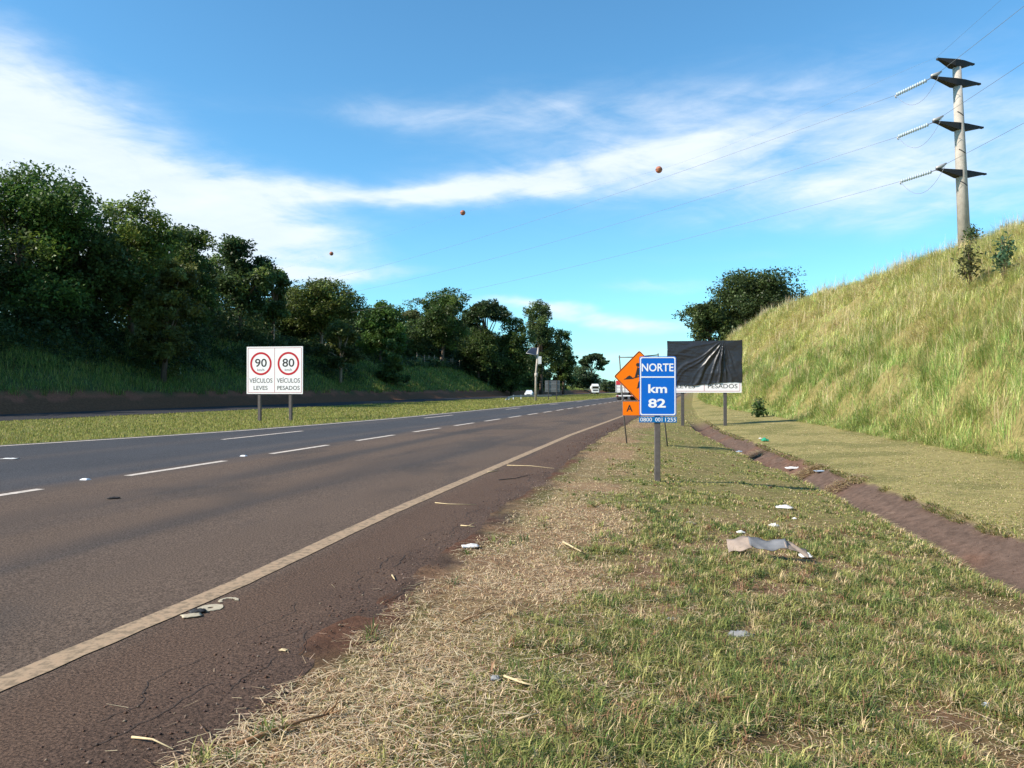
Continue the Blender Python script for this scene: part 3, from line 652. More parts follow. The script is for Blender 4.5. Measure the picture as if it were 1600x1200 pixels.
def make_tree(name, label, base, H, Wd, style='round', nleaf=6500, leaf=.26, c0=(.035, .06, .018), c1=(.085, .125, .034), seed=1, group=None, bark=None, low=.22, lean=(0, 0)):
    c0 = tuple(x * 1.45 for x in c0); c1 = tuple(x * 1.75 for x in c1); c0 = (c0[0] * 1.12, c0[1], c0[2] * .82); c1 = (c1[0] * 1.18, c1[1] * 1.15, c1[2] * .9); nleaf = int(nleaf * 2.7); leaf *= .72
    rng = np.random.default_rng(seed); rnd = random.Random(seed)
    root = thing(name, label, 'bush' if name == 'bush' else 'tree', base, 0, group)
    R_ = Wd / 2; lobes = []
    if style == 'round':
        for k in range(13):
            a = rnd.random() * 6.283; q = rnd.random() ** .6; z = low + (1 - low) * (.12 + .76 * rnd.random())
            wr = math.sin(math.pi * min(1, max(.12, (z - low * .6) / (1.06 - low * .6)))) ** .6
            lobes.append((R_ * .68 * q * wr * math.cos(a), R_ * .68 * q * wr * math.sin(a), H * z, R_ * (.36 + .2 * rnd.random()), R_ * (.36 + .2 * rnd.random()), H * (.10 + .07 * rnd.random())))
        lobes.append((0, 0, H * .88, R_ * .42, R_ * .42, H * .12)); lobes.append((0, 0, H * .55, R_ * .6, R_ * .6, H * .22))
    elif style == 'umbrella':
        for k in range(12):
            a = rnd.random() * 6.283; q = .25 + .75 * rnd.random() ** .7
            lobes.append((R_ * .75 * q * math.cos(a), R_ * .75 * q * math.sin(a), H * (.93 - .16 * q * q - .10 * rnd.random()), R_ * (.28 + .12 * rnd.random()), R_ * (.28 + .12 * rnd.random()), H * (.045 + .03 * rnd.random())))
        for k in range(4):
            a = rnd.random() * 6.283
            lobes.append((R_ * .5 * math.cos(a), R_ * .5 * math.sin(a), H * (.55 + .2 * rnd.random()), R_ * .25, R_ * .25, H * .05))
    elif style == 'cone':
        for k in range(12):
            z = k / 11.; a = rnd.random() * 6.283; rr = R_ * (1.02 - .8 * z)
            lobes.append((rr * .42 * math.cos(a), rr * .42 * math.sin(a), H * (.12 + .8 * z), rr * .62, rr * .62, H * .10))
    elif style == 'sparse':
        for k in range(15):
            a = rnd.random() * 6.283; z = .30 + .64 * rnd.random(); q = (.25 + .75 * rnd.random()) * (1.1 - .55 * abs(z - .6) / .35)
            lobes.append((R_ * .75 * q * math.cos(a), R_ * .75 * q * math.sin(a), H * z, R_ * (.2 + .14 * rnd.random()), R_ * (.2 + .14 * rnd.random()), H * (.05 + .04 * rnd.random())))
        lobes.append((0, 0, H * .9, R_ * .3, R_ * .3, H * .08))
    if lean != (0, 0): lobes = [(x + lean[0] * z / H, y + lean[1] * z / H, z, a, b, c) for x, y, z, a, b, c in lobes]
    spread = max(.32, Wd * .075); ncl = int(90 + 16 * Wd)
    P, j, nc = crown_points(rng, lobes, ncl, nleaf, spread, .6 if style == 'umbrella' else 1)
    ok = P[:, 2] > H * .06; P, j = P[ok], j[ok]
    t = rng.random(nc) ** 1.4; tt = np.clip(t[j] + (rng.random(len(j)) - .5) * .35, 0, 1)[:, None]
    col = np.array(c0) * (1 - tt) + np.array(c1) * tt
    yl = (rng.random(nc) < .06)[j]; col[yl] *= np.array([1.45, 1.2, .9])
    # trunk and limbs
    b = MB(); tr = H * .016 + .05; fork = H * (.45 if style in ('umbrella', 'sparse') else .35)
    lx, ly = lean; jx = rnd.uniform(-.03, .03) * H
    def ax(z): return Vector((lx * z / H + jx * math.sin(z / H * 3), ly * z / H, z))
    b.tube([ax(-.4), ax(fork * .5), ax(fork), ax(H * .72)], [tr * 1.35, tr, tr * .8, tr * .3], 7)
    for lo in lobes[:13]:
        st = ax(min(lo[2] * .75, fork * rnd.uniform(.6, 1.5))); en = Vector(lo[:3]); md = st.lerp(en, .5) + Vector((0, 0, H * .03))
        b.tube([st, md, en], [tr * .5, tr * .33, tr * .1], 5)
    b.build('trunk', bark or M_bark, root)
    leaf_mesh('crown', P, leaf * (.6 + .8 * rng.random(len(P))), col, rng, root)
    return root
def tree_px(name, label, x, ytop, wpx, D, **k):
    X = (x - 800) / F * D; b = at(X, D, -.1); H = EYE + (HOR - ytop) / F * D - b.z
    return make_tree(name, label, b, H, wpx * D / F, **k)
G1 = 'trees along the left bank'
DK0, DK1 = (.026, .045, .016), (.07, .105, .03)
tree_px('tree', 'broad dark tree at the far left edge, tallest of the left wood', 30, 262, 250, 66, seed=11, nleaf=11000, leaf=.25, low=.05, group=G1, c1=(.06, .11, .03))
tree_px('tree', 'dark leaning crowned tree between the leftmost tree and the light topped one', 118, 303, 150, 70, seed=12, nleaf=7000, low=.05, group=G1, c0=DK0, c1=(.055, .08, .028))
tree_px('tree', 'bushy tree with light green top over the dark left wood', 205, 320, 175, 78, seed=13, nleaf=9500, leaf=.25, low=.05, group=G1, c1=(.10, .14, .035))
tree_px('tree', 'low yellow tipped tree in front of the left wood', 255, 405, 120, 72, seed=14, nleaf=5500, leaf=.25, low=.05, group=G1, c0=(.04, .05, .018), c1=(.09, .10, .03))
tree_px('tree', 'dark rounded tree filling the dip behind the open tree with sky gaps', 340, 398, 110, 106, seed=35, nleaf=6000, low=.05, group=G1, c0=DK0, c1=(.06, .095, .03))
tree_px('tree', 'deep green tree between the open tree and the broad olive tree', 452, 452, 80, 122, seed=36, nleaf=5200, leaf=.3, low=.05, group=G1, c0=DK0, c1=(.065, .10, .03))
tree_px('tree', 'rounded tree stepping down to the right end of the dark left wood', 292, 352, 130, 88, seed=15, nleaf=7000, low=.05, group=G1, c0=DK0, c1=(.07, .11, .03))
tree_px('tree', 'tall open tree with sky gaps behind the white speed sign', 375, 373, 125, 99, style='sparse', seed=16, nleaf=5200, leaf=.34, group=G1, c0=(.025, .045, .02), c1=(.06, .095, .035))
tree_px('tree', 'slender pale green tree just right of the open tree', 425, 420, 70, 104, style='sparse', seed=17, nleaf=3600, leaf=.32, group=G1, c0=(.04, .065, .025), c1=(.09, .13, .05))
tree_px('tree', 'broad olive green tree with pale trunk above and right of the speed sign', 503, 443, 140, 118, style='round', low=.38, seed=18, nleaf=9000, leaf=.30, group=G1, c0=(.036, .052, .016), c1=(.085, .11, .03), bark=M_barkpale)
tree_px('tree', 'thin trunked small tree on the grassy bank under the broad olive tree', 532, 500, 85, 108, style='sparse', seed=19, nleaf=3000, leaf=.28, group=G1, c0=(.035, .05, .018), c1=(.08, .095, .03), bark=M_barkpale)
tree_px('tree', 'bright green oval tree right of the broad olive tree', 594, 472, 88, 138, seed=20, nleaf=7000, leaf=.32, low=.1, group=G1, c0=(.03, .06, .018), c1=(.075, .135, .035))
tree_px('tree', 'light green cone shaped tree low on the left bank', 612, 528, 56, 126, style='cone', seed=21, nleaf=4200, leaf=.28, group=G1, c0=(.035, .06, .02), c1=(.085, .125, .04))
tree_px('tree', 'greyish thin tree set back between the bright green and the tall dark tree', 642, 484, 62, 190, style='sparse', seed=22, nleaf=3600, leaf=.38, group=G1, c0=(.06, .07, .035), c1=(.11, .12, .06))
tree_px('tree', 'tall dark round headed tree with trunks over the lit bank crest', 690, 453, 100, 172, seed=23, nleaf=8500, leaf=.36, low=.3, group=G1, c0=DK0, c1=(.06, .1, .03))
tree_px('tree', 'dark flat crowned tree with sky showing below its crown', 757, 460, 80, 190, style='umbrella', seed=24, nleaf=5200, leaf=.38, group=G1, c0=(.02, .035, .016), c1=(.045, .075, .03))
tree_px('tree', 'spreading mid green tree low in front of the flat crowned tree', 748, 512, 88, 186, seed=25, nleaf=6000, leaf=.33, low=.08, group=G1, c0=DK0, c1=(.06, .09, .028))
tree_px('tree', 'rounded green tree left of the solar powered pole', 800, 498, 85, 190, seed=26, nleaf=6500, leaf=.38, low=.05, group=G1, c0=DK0, c1=(.07, .105, .032))
tree_px('tree', 'tall feathery topped tree behind the solar powered pole', 845, 478, 78, 222, seed=27, nleaf=7500, leaf=.42, low=.05, group=G1, c0=(.028, .05, .022), c1=(.075, .105, .042))
tree_px('tree', 'dark tree closing the right end of the left wood', 880, 516, 56, 235, seed=28, nleaf=5500, leaf=.42, low=.05, group=G1, c0=DK0, c1=(.05, .085, .028))
tree_px('tree', 'far layered umbrella tree against the sky beyond the white truck', 927, 547, 42, 345, style='umbrella', seed=29, nleaf=3200, leaf=.55, group='far trees at the end of the road', c0=(.025, .042, .024), c1=(.05, .075, .04))
tree_px('tree', 'far low dark tree under the layered umbrella tree', 912, 574, 52, 335, seed=30, nleaf=3500, leaf=.55, low=.03, group='far trees at the end of the road', c0=(.025, .042, .024), c1=(.045, .07, .034))
tree_px('tree', 'far small rounded tree nearest the orange sign', 951, 597, 30, 400, seed=31, nleaf=2200, leaf=.6, low=.03, group='far trees at the end of the road', c0=(.03, .05, .028), c1=(.055, .08, .04))
tree_px('tree', 'lower dark tree filling in under the left side of the wide dark tree', 1112, 470, 92, 116, seed=33, nleaf=5000, leaf=.30, low=.0, c0=(.022, .036, .016), c1=(.055, .08, .028))
tree_px('tree', 'wide dark tree behind the crest of the grassy right slope', 1162, 428, 192, 122, seed=32, nleaf=15000, leaf=.30, low=.02, c0=(.022, .036, .016), c1=(.055, .08, .028), style='round')

def mass(name, label, cat, seed, n, gen, leaf, c0, c1):
    rng = np.random.default_rng(seed); P = gen(rng, n); k = fbm(P[:, 0] * .5, P[:, 1] * .5 + P[:, 2] * .6, seed)[:, None]
    t = np.clip(sstep(.35, .65, k) + (rng.random((len(P), 1)) - .5) * .4, 0, 1); col = np.array(c0) * (1 - t) + np.array(c1) * t
    o = leaf_mesh(name, P, leaf * (.6 + .8 * rng.random(len(P))) * np.maximum(1, P[:, 1] / 110), col, rng)
    return tag(o, label, cat, kind='stuff')
def gen_under(rng, n):
    s = 12 * (290 / 12) ** rng.random(n); s = s + rng.normal(size=n) * .5; o = -50.5 - 7 * rng.random(n)
    top = (1.2 + 4.5 * sstep(.25, .65, fbm(s * .22, o * .3, 101))) * ip(s, [0, 70, 88, 96, 120, 140, 180, 300], [1.3, 1.3, 1, .4, .15, .25, .3, 1.2])
    z = zt(s, o) + top * rng.random(n) ** .75; X, Y = W(s, o); return np.stack([X, Y, z], -1)
mass('undergrowth', 'dark tangled undergrowth below the trees along the bank crest', 'undergrowth', 41, 80000, gen_under, .22, (.036, .06, .024), (.10, .145, .046))
def gen_wood(rng, n):
    s = -45 + 330 * rng.random(n); o = -57 - 14 * rng.random(n)
    env = ip(s, [-50, 30, 52, 66, 78, 86, 95, 106, 116, 133, 166, 204, 230, 262, 290], [9, 10, 12, 12, 10.5, 9, 5.5, 7, 9, 9, 10, 13, 15, 14, 6])
    top = env * (.55 + .75 * fbm(s * .16, o * .16, 103, 3)); z = zt(s, o) + top * (1 - .9 * rng.random(n) ** 1.6); X, Y = W(s, o); return np.stack([X, Y, z], -1)
mass('woodland', 'dense dark woodland filling in behind the front trees on the left', 'woodland', 43, 220000, gen_wood, .25, (.036, .06, .024), (.105, .155, .046))
def gen_near(rng, n):
    s = 15 * (112 / 15) ** rng.random(n) + rng.normal(size=n) * .4; o = -45.5 - 7 * rng.random(n) ** .8
    top = 4.4 * sstep(.30, .62, fbm(s * .2, o * .3, 109)) * sstep(-44.8, -48.5, o) * ip(s, [15, 78, 90, 112], [1, 1, .55, .3])
    z = zt(s, o) + top * rng.random(n) ** .7; X, Y = W(s, o); return np.stack([X, Y, z], -1)
mass('near_scrub', 'dark shaded scrub hanging down the bank under the leftmost trees', 'scrub', 46, 80000, gen_near, .17, (.036, .06, .024), (.085, .13, .042))
def gen_bank(rng, n):
    s = 178 + 107 * rng.random(n) ** .8; o = -43.5 - 8 * rng.random(n); top = 5.2 * sstep(.32, .6, fbm(s * .13, o * .25, 105)) * ip(s, [150, 170, 230, 285], [.4, 1, 1.3, .9])
    z = zt(s, o) + top * rng.random(n) ** .8; X, Y = W(s, o); return np.stack([X, Y, z], -1)
mass('bank_scrub', 'scrub growing down the bank behind the solar powered pole', 'scrub', 45, 26000, gen_bank, .27, (.036, .066, .024), (.105, .16, .05))
def gen_far(rng, n):
    s = 380 + 900 * rng.random(n); o = -90 + 300 * rng.random(n); keep = (np.abs(o + 3) > 9) | (s > 900); s, o = s[keep], o[keep]
    z = 10 * fbm(s * .02, o * .03, 107) * rng.random(len(s)); X, Y = W(s, o); return np.stack([X, Y, z], -1)
mass('far_woodland', 'low far off line of woods at the end of the highway', 'woodland', 47, 20000, gen_far, .45, (.03, .048, .028), (.055, .08, .045))

# saplings on the right slope
def sapling(label, x, y, h, seed, col0, col1, D):
    g0 = px(x, y, D); X, Y = g0.x, g0.y; base = at(X, Y, 0); rng = np.random.default_rng(seed); rnd = random.Random(seed)
    root = thing('shrub', label, 'shrub', base, 0, 'leafy shrubs on the right slope'); b = MB(); P = []
    for k in range(5):
        a = rnd.random() * 6.283; top = Vector((math.cos(a) * h * .22 * k / 4, math.sin(a) * h * .22 * k / 4, h * (1 - .09 * k)))
        b.tube([(0, 0, -.1), top * .5 + Vector((0, 0, .05)), top], [.035, .022, .008], 5)
        for q in range(60):
            t = (.1 if h < 1.1 else .35) + (.9 if h < 1.1 else .65) * rnd.random(); p = top * t; P.append((p.x + rnd.gauss(0, .17), p.y + rnd.gauss(0, .17), p.z + rnd.gauss(0, .08)))
    b.build('stem', M_bark, root); P = np.array(P); tt = rng.random((len(P), 1))
    leaf_mesh('foliage', P, .105 * (.7 + .6 * rng.random(len(P))), np.array(col0) * 1.6 * (1 - tt) + np.array(col1) * 1.7 * tt, rng, root, .45)
def slope_D(x, y):
    best = None
    for D in np.arange(12, 70, .25):
        p = px(x, y, D)
        if p.z <= float(ZXY(p.x, p.y)): return D
    return 46.
sapling('dark leafy sapling at the foot of the power pole', 1521, 392, 1.25, 1, (.03, .05, .02), (.06, .09, .03), 46)
sapling('brownish leafy shrub on the slope below the power pole', 1517, 455, 1.9, 2, (.04, .045, .018), (.09, .09, .035), slope_D(1517, 452))
sapling('blue green leafy shrub on the slope right of the power pole', 1570, 442, 1.8, 3, (.03, .065, .035), (.06, .11, .06), slope_D(1570, 440))
sapling('small dark leafy clump standing in for a shadow at the slope foot by the covered sign', 1186, 652, 1.0, 4, (.025, .05, .018), (.05, .085, .025), slope_D(1186, 652))  # dark foliage added in place of the covered sign's shadow on the slope

# ------------------------------------------------------------------ lettering
def text_shape(body, bold=0.):
    cu = bpy.data.curves.new('lettering', 'FONT'); cu.body = body; cu.size = 1; cu.offset = bold; cu.resolution_u = 4
    ob = bpy.data.objects.new('lettering', cu); me = ob.to_mesh()
    vs = [tuple(v.co) for v in me.vertices]; fs = [tuple(p.vertices) for p in me.polygons]; ob.to_mesh_clear()
    bpy.data.objects.remove(ob); bpy.data.curves.remove(cu); return vs, fs
def text(mb, body, x0, x1, z0, z1, y, bold=0.):
    vs, fs = text_shape(body, bold); ax = [v[0] for v in vs]; az = [v[1] for v in vs]; a0, a1, b0, b1 = min(ax), max(ax), min(az), max(az)
    P = [(x0 + (v[0] - a0) / (a1 - a0) * (x1 - x0), y, z0 + (v[1] - b0) / (b1 - b0) * (z1 - z0)) for v in vs]
    mb.add(P, fs); return mb
def rrect(x0, x1, z0, z1, r, n=5):
    p = []
    for cx, cz, a in ((x1 - r, z0 + r, -90), (x1 - r, z1 - r, 0), (x0 + r, z1 - r, 90), (x0 + r, z0 + r, 180)):
        for k in range(n + 1):
            t = R(a + 90 * k / n); p.append((cx + r * math.cos(t), cz + r * math.sin(t)))
    return p
def circ(cx, cz, r, n=40): return [(cx + r * math.cos(2 * math.pi * k / n), cz + r * math.sin(2 * math.pi * k / n)) for k in range(n)]

# ------------------------------------------------------------------ km marker sign
def km_sign():
    b0 = gnd(1027, 752); D = b0.y; sc = D / F
    r = thing('kilometre_marker', 'blue north kilometre 82 marker sign on a wooden post in the verge', 'road sign', b0, -TH * .35)
    X = lambda x: (x - 1027) * sc
    Z = lambda y: EYE + (HOR - y) * sc - b0.z
    MB().box(-.052, .052, -.04, .04, -.3, Z(575), .008).build('post', M_post, r)
    x0, x1, z0, z1 = X(999), X(1055.5), Z(649.5), Z(557)
    MB().prism(rrect(x0, x1, z0, z1, .035), -.056, -.044).build('panel', M_blue, r)
    f = MB(); f.ring(rrect(x0 + .012, x1 - .012, z0 + .012, z1 - .012, .035), rrect(x0 + .031, x1 - .031, z0 + .031, z1 - .031, .028), -.0585, -.0562)
    f.box(x0 + .032, x1 - .032, -.0585, -.0562, Z(590.2), Z(588.2)); f.build('border', M_letter, r)
    for body, a0, a1, c0_, c1_, bo in (('NORTE', 1002.5, 1051.5, 580.5, 568, .018), ('km', 1012.5, 1041.5, 614, 600.5, .026), ('82', 1012.5, 1039.5, 637, 623, .028)):
        text(MB(), body, X(a0), X(a1), Z(c0_), Z(c1_), -.0588, bo).build('lettering', M_letter, r)
    p = MB().box(X(998.5), X(1056.5), -.054, -.044, Z(660), Z(651), .002).build('phone_plate', M_bluedk, r)
    for body, a0, a1 in (('0800', 1000.3, 1018.3), ('001', 1023.2, 1034.2), ('1255', 1038.6, 1055.2)): text(MB(), body, X(a0), X(a1), Z(658.4), Z(652.4), -.0562, .004).build('lettering', M_letter, p)
    for za, zb in ((580, 577), (632, 629)): MB().box(-.07, .07, -.044, -.0395, Z(za), Z(zb)).build('clamp', M_galv, r)
km_sign()

# ------------------------------------------------------------------ twin speed signs
def speed_sign(label, bl, br, xl, xr, yt, yb, covered):
    a, b = gnd(*bl), gnd(*br); D = (a.y + b.y) / 2; sc = D / F; cx = (xl + xr) / 2; base = at((cx - 800) * sc, D)
    r = thing('speed_limit_sign', label, 'road sign', base, -TH * .75)
    w = (xr - xl) * sc / math.cos(TH * .75) * .985; x0, x1 = -w / 2, w / 2; z0, z1 = EYE + (HOR - yb) * sc - base.z, EYE + (HOR - yt) * sc - base.z
    q = 1.02
    for px_, bb in ((bl[0], a), (br[0], b)):
        x = (px_ - cx) * sc * q
        MB().box(x - .075, x + .075, 0, .14, -.5, z1 - .15, .01).build('post', M_postd if covered else M_post, r)
    MB().prism(rrect(x0, x1, z0, z1, .02), -.035, -.008).build('panel', M_white, r)
    h = z1 - z0; U = lambda u: x0 + u * w
    V = lambda v: z1 - v * h
    f = MB(); f.ring(rrect(x0 + .035 * w * .6, x1 - .02 * w, V(.975), V(.025), .02), rrect(x0 + .035 * w * .6 + .022, x1 - .02 * w - .022, V(.975) + .022, V(.025) - .022, .01), -.0385, -.0354)
    f.box(U(.5) - .011, U(.5) + .011, -.0385, -.0354, V(.972), V(.028)); f.build('border', M_pink, r)
    for c, nm, wd, l2, r2 in ((.255, '90', 'VEÍCULOS', 'LEVES', (.125, .375)), (.745, '80', 'VEÍCULOS', 'PESADOS', (.55, .945))):
        cz = V(.36); R0 = .197 * w * .98; 
        MB().ring(circ(U(c), cz, R0), circ(U(c), cz, R0 - .034 * w), -.0385, -.0354).build('red_ring', M_red, r)
        t = MB(); text(t, nm, U(c - .105), U(c + .105), V(.43), V(.255), -.0388, .01); t.build('speed_figure', M_black, r)
        text(MB(), wd, U(c - .205), U(c + .205), V(.765), V(.645), -.0388, .006).build('lettering', M_grey_l, r)
        text(MB(), l2, U(r2[0]), U(r2[1]), V(.915), V(.83), -.0388, .008).build('lettering', M_grey_l, r)
        text(MB(), 'km/h', U(c - .062), U(c + .062), V(.515), V(.465), -.0388, 0.).build('lettering', M_grey_l, r)
    for px_ in (bl[0], br[0]):
        x = (px_ - cx) * sc * q
        for v in (.15, .85): MB().box(x - .12, x + .12, -.0078, -.0005, V(v) - .03, V(v) + .03).build('bracket', M_galv, r)
    return r, x0, x1, z0, z1
speed_sign('white twin speed limit sign 90 and 80 standing uncovered on the median', (403.5, 659), (454.5, 657), 382.5, 476.5, 541.5, 615.5, False)
sg, sx0, sx1, sz0, sz1 = speed_sign('white twin speed limit sign mostly hidden under a black sheet', (1068, 665), (1131.5, 665.5), 1044, 1156.5, 534, 613.5, True)

def tarp():
    nu, nv = 130, 90; w = sx1 - sx0; hb = .85
    u, v = np.meshgrid(np.linspace(0, 1, nu), np.linspace(0, 1, nv), indexing='ij')
    fx, fv = .755, -.02                                 # folds fan out from a gather at the top
    du = (u - fx) * w; dv = (v - fv) * (sz1 - sz0) * hb; rr = np.hypot(du, dv) + .02; ang = np.arctan2(du, dv)
    fold = np.zeros_like(u); rng = np.random.default_rng(5)
    for k in range(17):
        a0 = -1.35 + 1.75 * rng.random(); wd = .022 + .035 * rng.random(); fold += (.35 + .65 * rng.random()) * np.exp(-((ang - a0 + .05 * np.sin(rr * 3 + k)) / wd) ** 2) * (1 if k % 3 else -1)
    fold += 1.5 * np.exp(-((ang + .10) / .03) ** 2) + 1.2 * np.exp(-((ang + .32) / .035) ** 2) + .8 * np.exp(-((ang - .06) / .02) ** 2)
    amp = .034 * sstep(.02, .5, rr) * (1.15 - .35 * sstep(.9, 2.6, rr))
    low = (fbm(u * 5, v * 4, 111, 5) - .5) * .07 + (fbm(u * 2 + v * 9, v * 22 - u * 5, 115, 3) - .5) * .022 * sstep(.85, .2, u)
    y = -.056 - np.clip(amp * fold + low + .02, 0, .2)
    x = sx0 - .02 + u * (w + .05) + .012 * np.sin(v * 9)
    bot = hb + .035 * (fbm(u * 7, u * 0, 113) - .5) - .03 * u + .06 * np.exp(-((u - .93) / .04) ** 2) * 0 + .022 * np.sin(u * 5)
    z = sz1 + .045 - v * (sz1 - sz0 + .045) * bot; z += .03 * np.exp(-((u - 1) / .03) ** 2) * (1 - v) + .02 * np.exp(-(u / .03) ** 2) * (1 - v)
    V = np.stack([x, y, z], -1).reshape(-1, 3); a = np.arange(nu * nv).reshape(nu, nv)
    Q = np.stack([a[:-1, :-1], a[:-1, 1:], a[1:, 1:], a[1:, :-1]], -1).reshape(-1, 4)
    # top and side hems wrapped round the panel
    n0 = len(V); top = a[:, 0]; V2 = V[top].copy(); V2[:, 1] = .03; right = a[-1, :]; V3 = V[right].copy(); V3[:, 1] = .02; left = a[0, :]; V4 = V[left].copy(); V4[:, 1] = .02
    V = np.concatenate([V, V2, V3, V4]); i2 = n0 + np.arange(nu); i3 = n0 + nu + np.arange(nv); i4 = n0 + nu + nv + np.arange(nv)
    Q = np.concatenate([Q, np.stack([top[:-1], top[1:], i2[1:], i2[:-1]], -1), np.stack([right[:-1], right[1:], i3[1:], i3[:-1]], -1), np.stack([left[:-1], i4[:-1], i4[1:], left[1:]], -1)])
    o = np_mesh('plastic_sheet', V, Q, M_tarp, smooth=True); o.matrix_world = Matrix.LocRotScale(sg.location, sg.rotation_euler, None)
    tag(o, 'black plastic sheet draped and creased over the right hand speed sign', 'plastic sheet')
tarp()

# ------------------------------------------------------------------ orange roadworks sign on a frame
def works_sign():
    a, b = gnd(980, 693), gnd(1043, 698); D = (a.y + b.y) / 2; sc = D / F; base = at((1011 - 800) * sc, D)
    r = thing('roadworks_sign', 'orange diamond roadworks sign on a thin frame behind the blue marker', 'road sign', base, -TH * .4)
    X = lambda x: (x - 1011) * sc
    Z = lambda y: EYE + (HOR - y) * sc - base.z
    MB().tube([(X(980.5), .02, -.12), (X(974), .02, Z(640)), (X(968), .02, Z(555))], .021, 7).build('leg', M_steel, r)
    MB().tube([(X(1043), .02, -.15), (X(1036), .02, Z(640)), (X(1028), .02, Z(552))], .021, 7).build('leg', M_steel, r)
    MB().tube([(X(967), .02, Z(558)), (X(990), .02, Z(558)), (X(1029), .02, Z(554.5))], .018, 7).build('crossbar', M_steel, r)
    cx, cz, hw, hh = X(999), Z(588), 39.5 * sc, 40.5 * sc
    def dia(w, h, rr=.05, n=4):
        P = []
        for (px_, pz, a0) in ((0, -h, -135), (w, 0, -45), (0, h, 45), (-w, 0, 135)):
            ux, uz = (0, 1) if px_ == 0 else (1, 0); d = rr * 1.414
            ccx, ccz = px_ * (1 - d / w), pz * (1 - d / h)
            for k in range(n + 1):
                t = R(a0 + 90 * k / n); P.append((cx + ccx + rr * math.cos(t), cz + ccz + rr * math.sin(t)))
        return P
    MB().prism(dia(hw, hh), -.03, -.012).build('panel', M_orange, r)
    MB().ring(dia(hw - .012, hh - .012), dia(hw - .04, hh - .04, .04), -.033, -.0304).build('border', M_black, r)
    p = MB(); k = sc
    def P2(pts): return [(X(x), Z(y)) for x, y in pts]
    p.prism(P2([(974.5, 593), (990, 592), (987, 588.5), (984, 586.5), (981, 588), (978, 591)]), -.033, -.0304)               # heap
    p.prism(circ(X(997), Z(570), 3.1 * k, 14), -.033, -.0304)                                                               # head
    p.prism(P2([(996, 573.5), (1001, 576), (1006, 590), (1001, 592), (997, 585), (994.5, 590.5), (992, 589)]), -.0332, -.0306)  # torso and arms
    p.prism(P2([(989, 590.2), (1006, 585.4), (1006.3, 586.8), (989.3, 591.6)]), -.0334, -.0308)                              # shovel
    p.prism(P2([(1000.5, 592.5), (1006, 590.5), (1008, 597), (1010, 606), (1007, 606), (1004.5, 598), (1000, 601), (998, 606.5), (994.5, 607), (996, 604.5), (997, 598)]), -.033, -.0304)
    p.build('digging_figure', M_black, r)
    q = MB().box(X(973.5), X(1038), -.03, -.012, Z(649), Z(627.5), .003).build('plate', M_orange, r)
    text(MB(), 'A', X(979), X(988.5), Z(643), Z(632.5), -.0325, .02).build('lettering', M_black, q)
works_sign()

# ------------------------------------------------------------------ power pole
PD = 48.
def pole():
    base = px(1508, 400, PD); top = px(1496.5, 93, PD); base.z = float(ZXY(base.x, base.y)) - .1
    r = thing('power_pole', 'tall concrete power pole with four dark crossarms on the right slope', 'power pole', base)
    T = top - base; sc = PD / F
    b = MB(); b.tube([(0, 0, 0), T * .5, T], [.36, .31, .24], 20); b.build('shaft', M_conc, r)
    rot = R(17); d = Vector((math.cos(rot), math.sin(rot), 0)); pd = Vector((-math.sin(rot), math.cos(rot), 0))
    tips = []
    for (xl, yl, xr, yr, xm, ym) in ((1460.5, 89.5, 1530, 103, 1496.5, 97), (1450, 121.5, 1542, 133, 1498, 127), (1452.5, 191.5, 1546.5, 202.5, 1501, 196), (1457.5, 266.5, 1551, 273.5, 1504, 269.5)):
        c = px(xm, ym, PD) - base; L1 = (xm - xl) * sc / math.cos(rot) * 1.02; L2 = (xr - xm) * sc / math.cos(rot) * .98
        m = MB(); prof = [(-L1, .085, .11), (-L1 * .86, .10, .12), (-.34, .26, .42), (.34, .26, .42), (L2 * .9, .09, .10), (L2, .085, .10)]
        vs = []
        for (x, hy, hz) in prof:
            for sy, sz in ((-1, -1), (1, -1), (1, 1), (-1, 1)):
                top_z = .12; q = c + d * x + pd * hy * sy; z = top_z if sz > 0 else top_z - hz; vs.append((q.x, q.y, q.z + z))
        n = len(prof); fs = [(3, 2, 1, 0), tuple(range(4 * n - 4, 4 * n))]
        for i in range(n - 1):
            for k in range(4): fs.append((4 * i + k, 4 * i + (k + 1) % 4, 4 * i + 4 + (k + 1) % 4, 4 * i + 4 + k))
        m.add(vs, fs); m.build('crossarm', M_arm, r)
        tip = c - d * L1; tips.append(base + tip)
        if len(tips) > 1:
            e = c - d * (L1 - .45); k = MB(); k.tube([tip + Vector((0, 0, .14)), e + Vector((0, 0, .30)), e + d * .32 + Vector((.0, 0, .50))], [.10, .12, .05], 6); k.build('clamp', M_clamp, r)
    for z in (.35, .52, .72):
        s = MB()
        for k in range(6):
            a = -.7 + k * .22; p = T * z; rr = .36 - .12 * z
            q = p + Vector((rr * math.sin(a), -rr * math.cos(a), -.05 * k)); s.lathe([(0, -.05), (.035, -.03), (.035, .03), (0, .05)], 6, 'y', q)
        s.build('step_hole', M_arm, r)
    return tips
tips = pole()
WD = Vector((-.61, .79, 0)).normalized()
WL = ['upper', 'middle', 'lower']
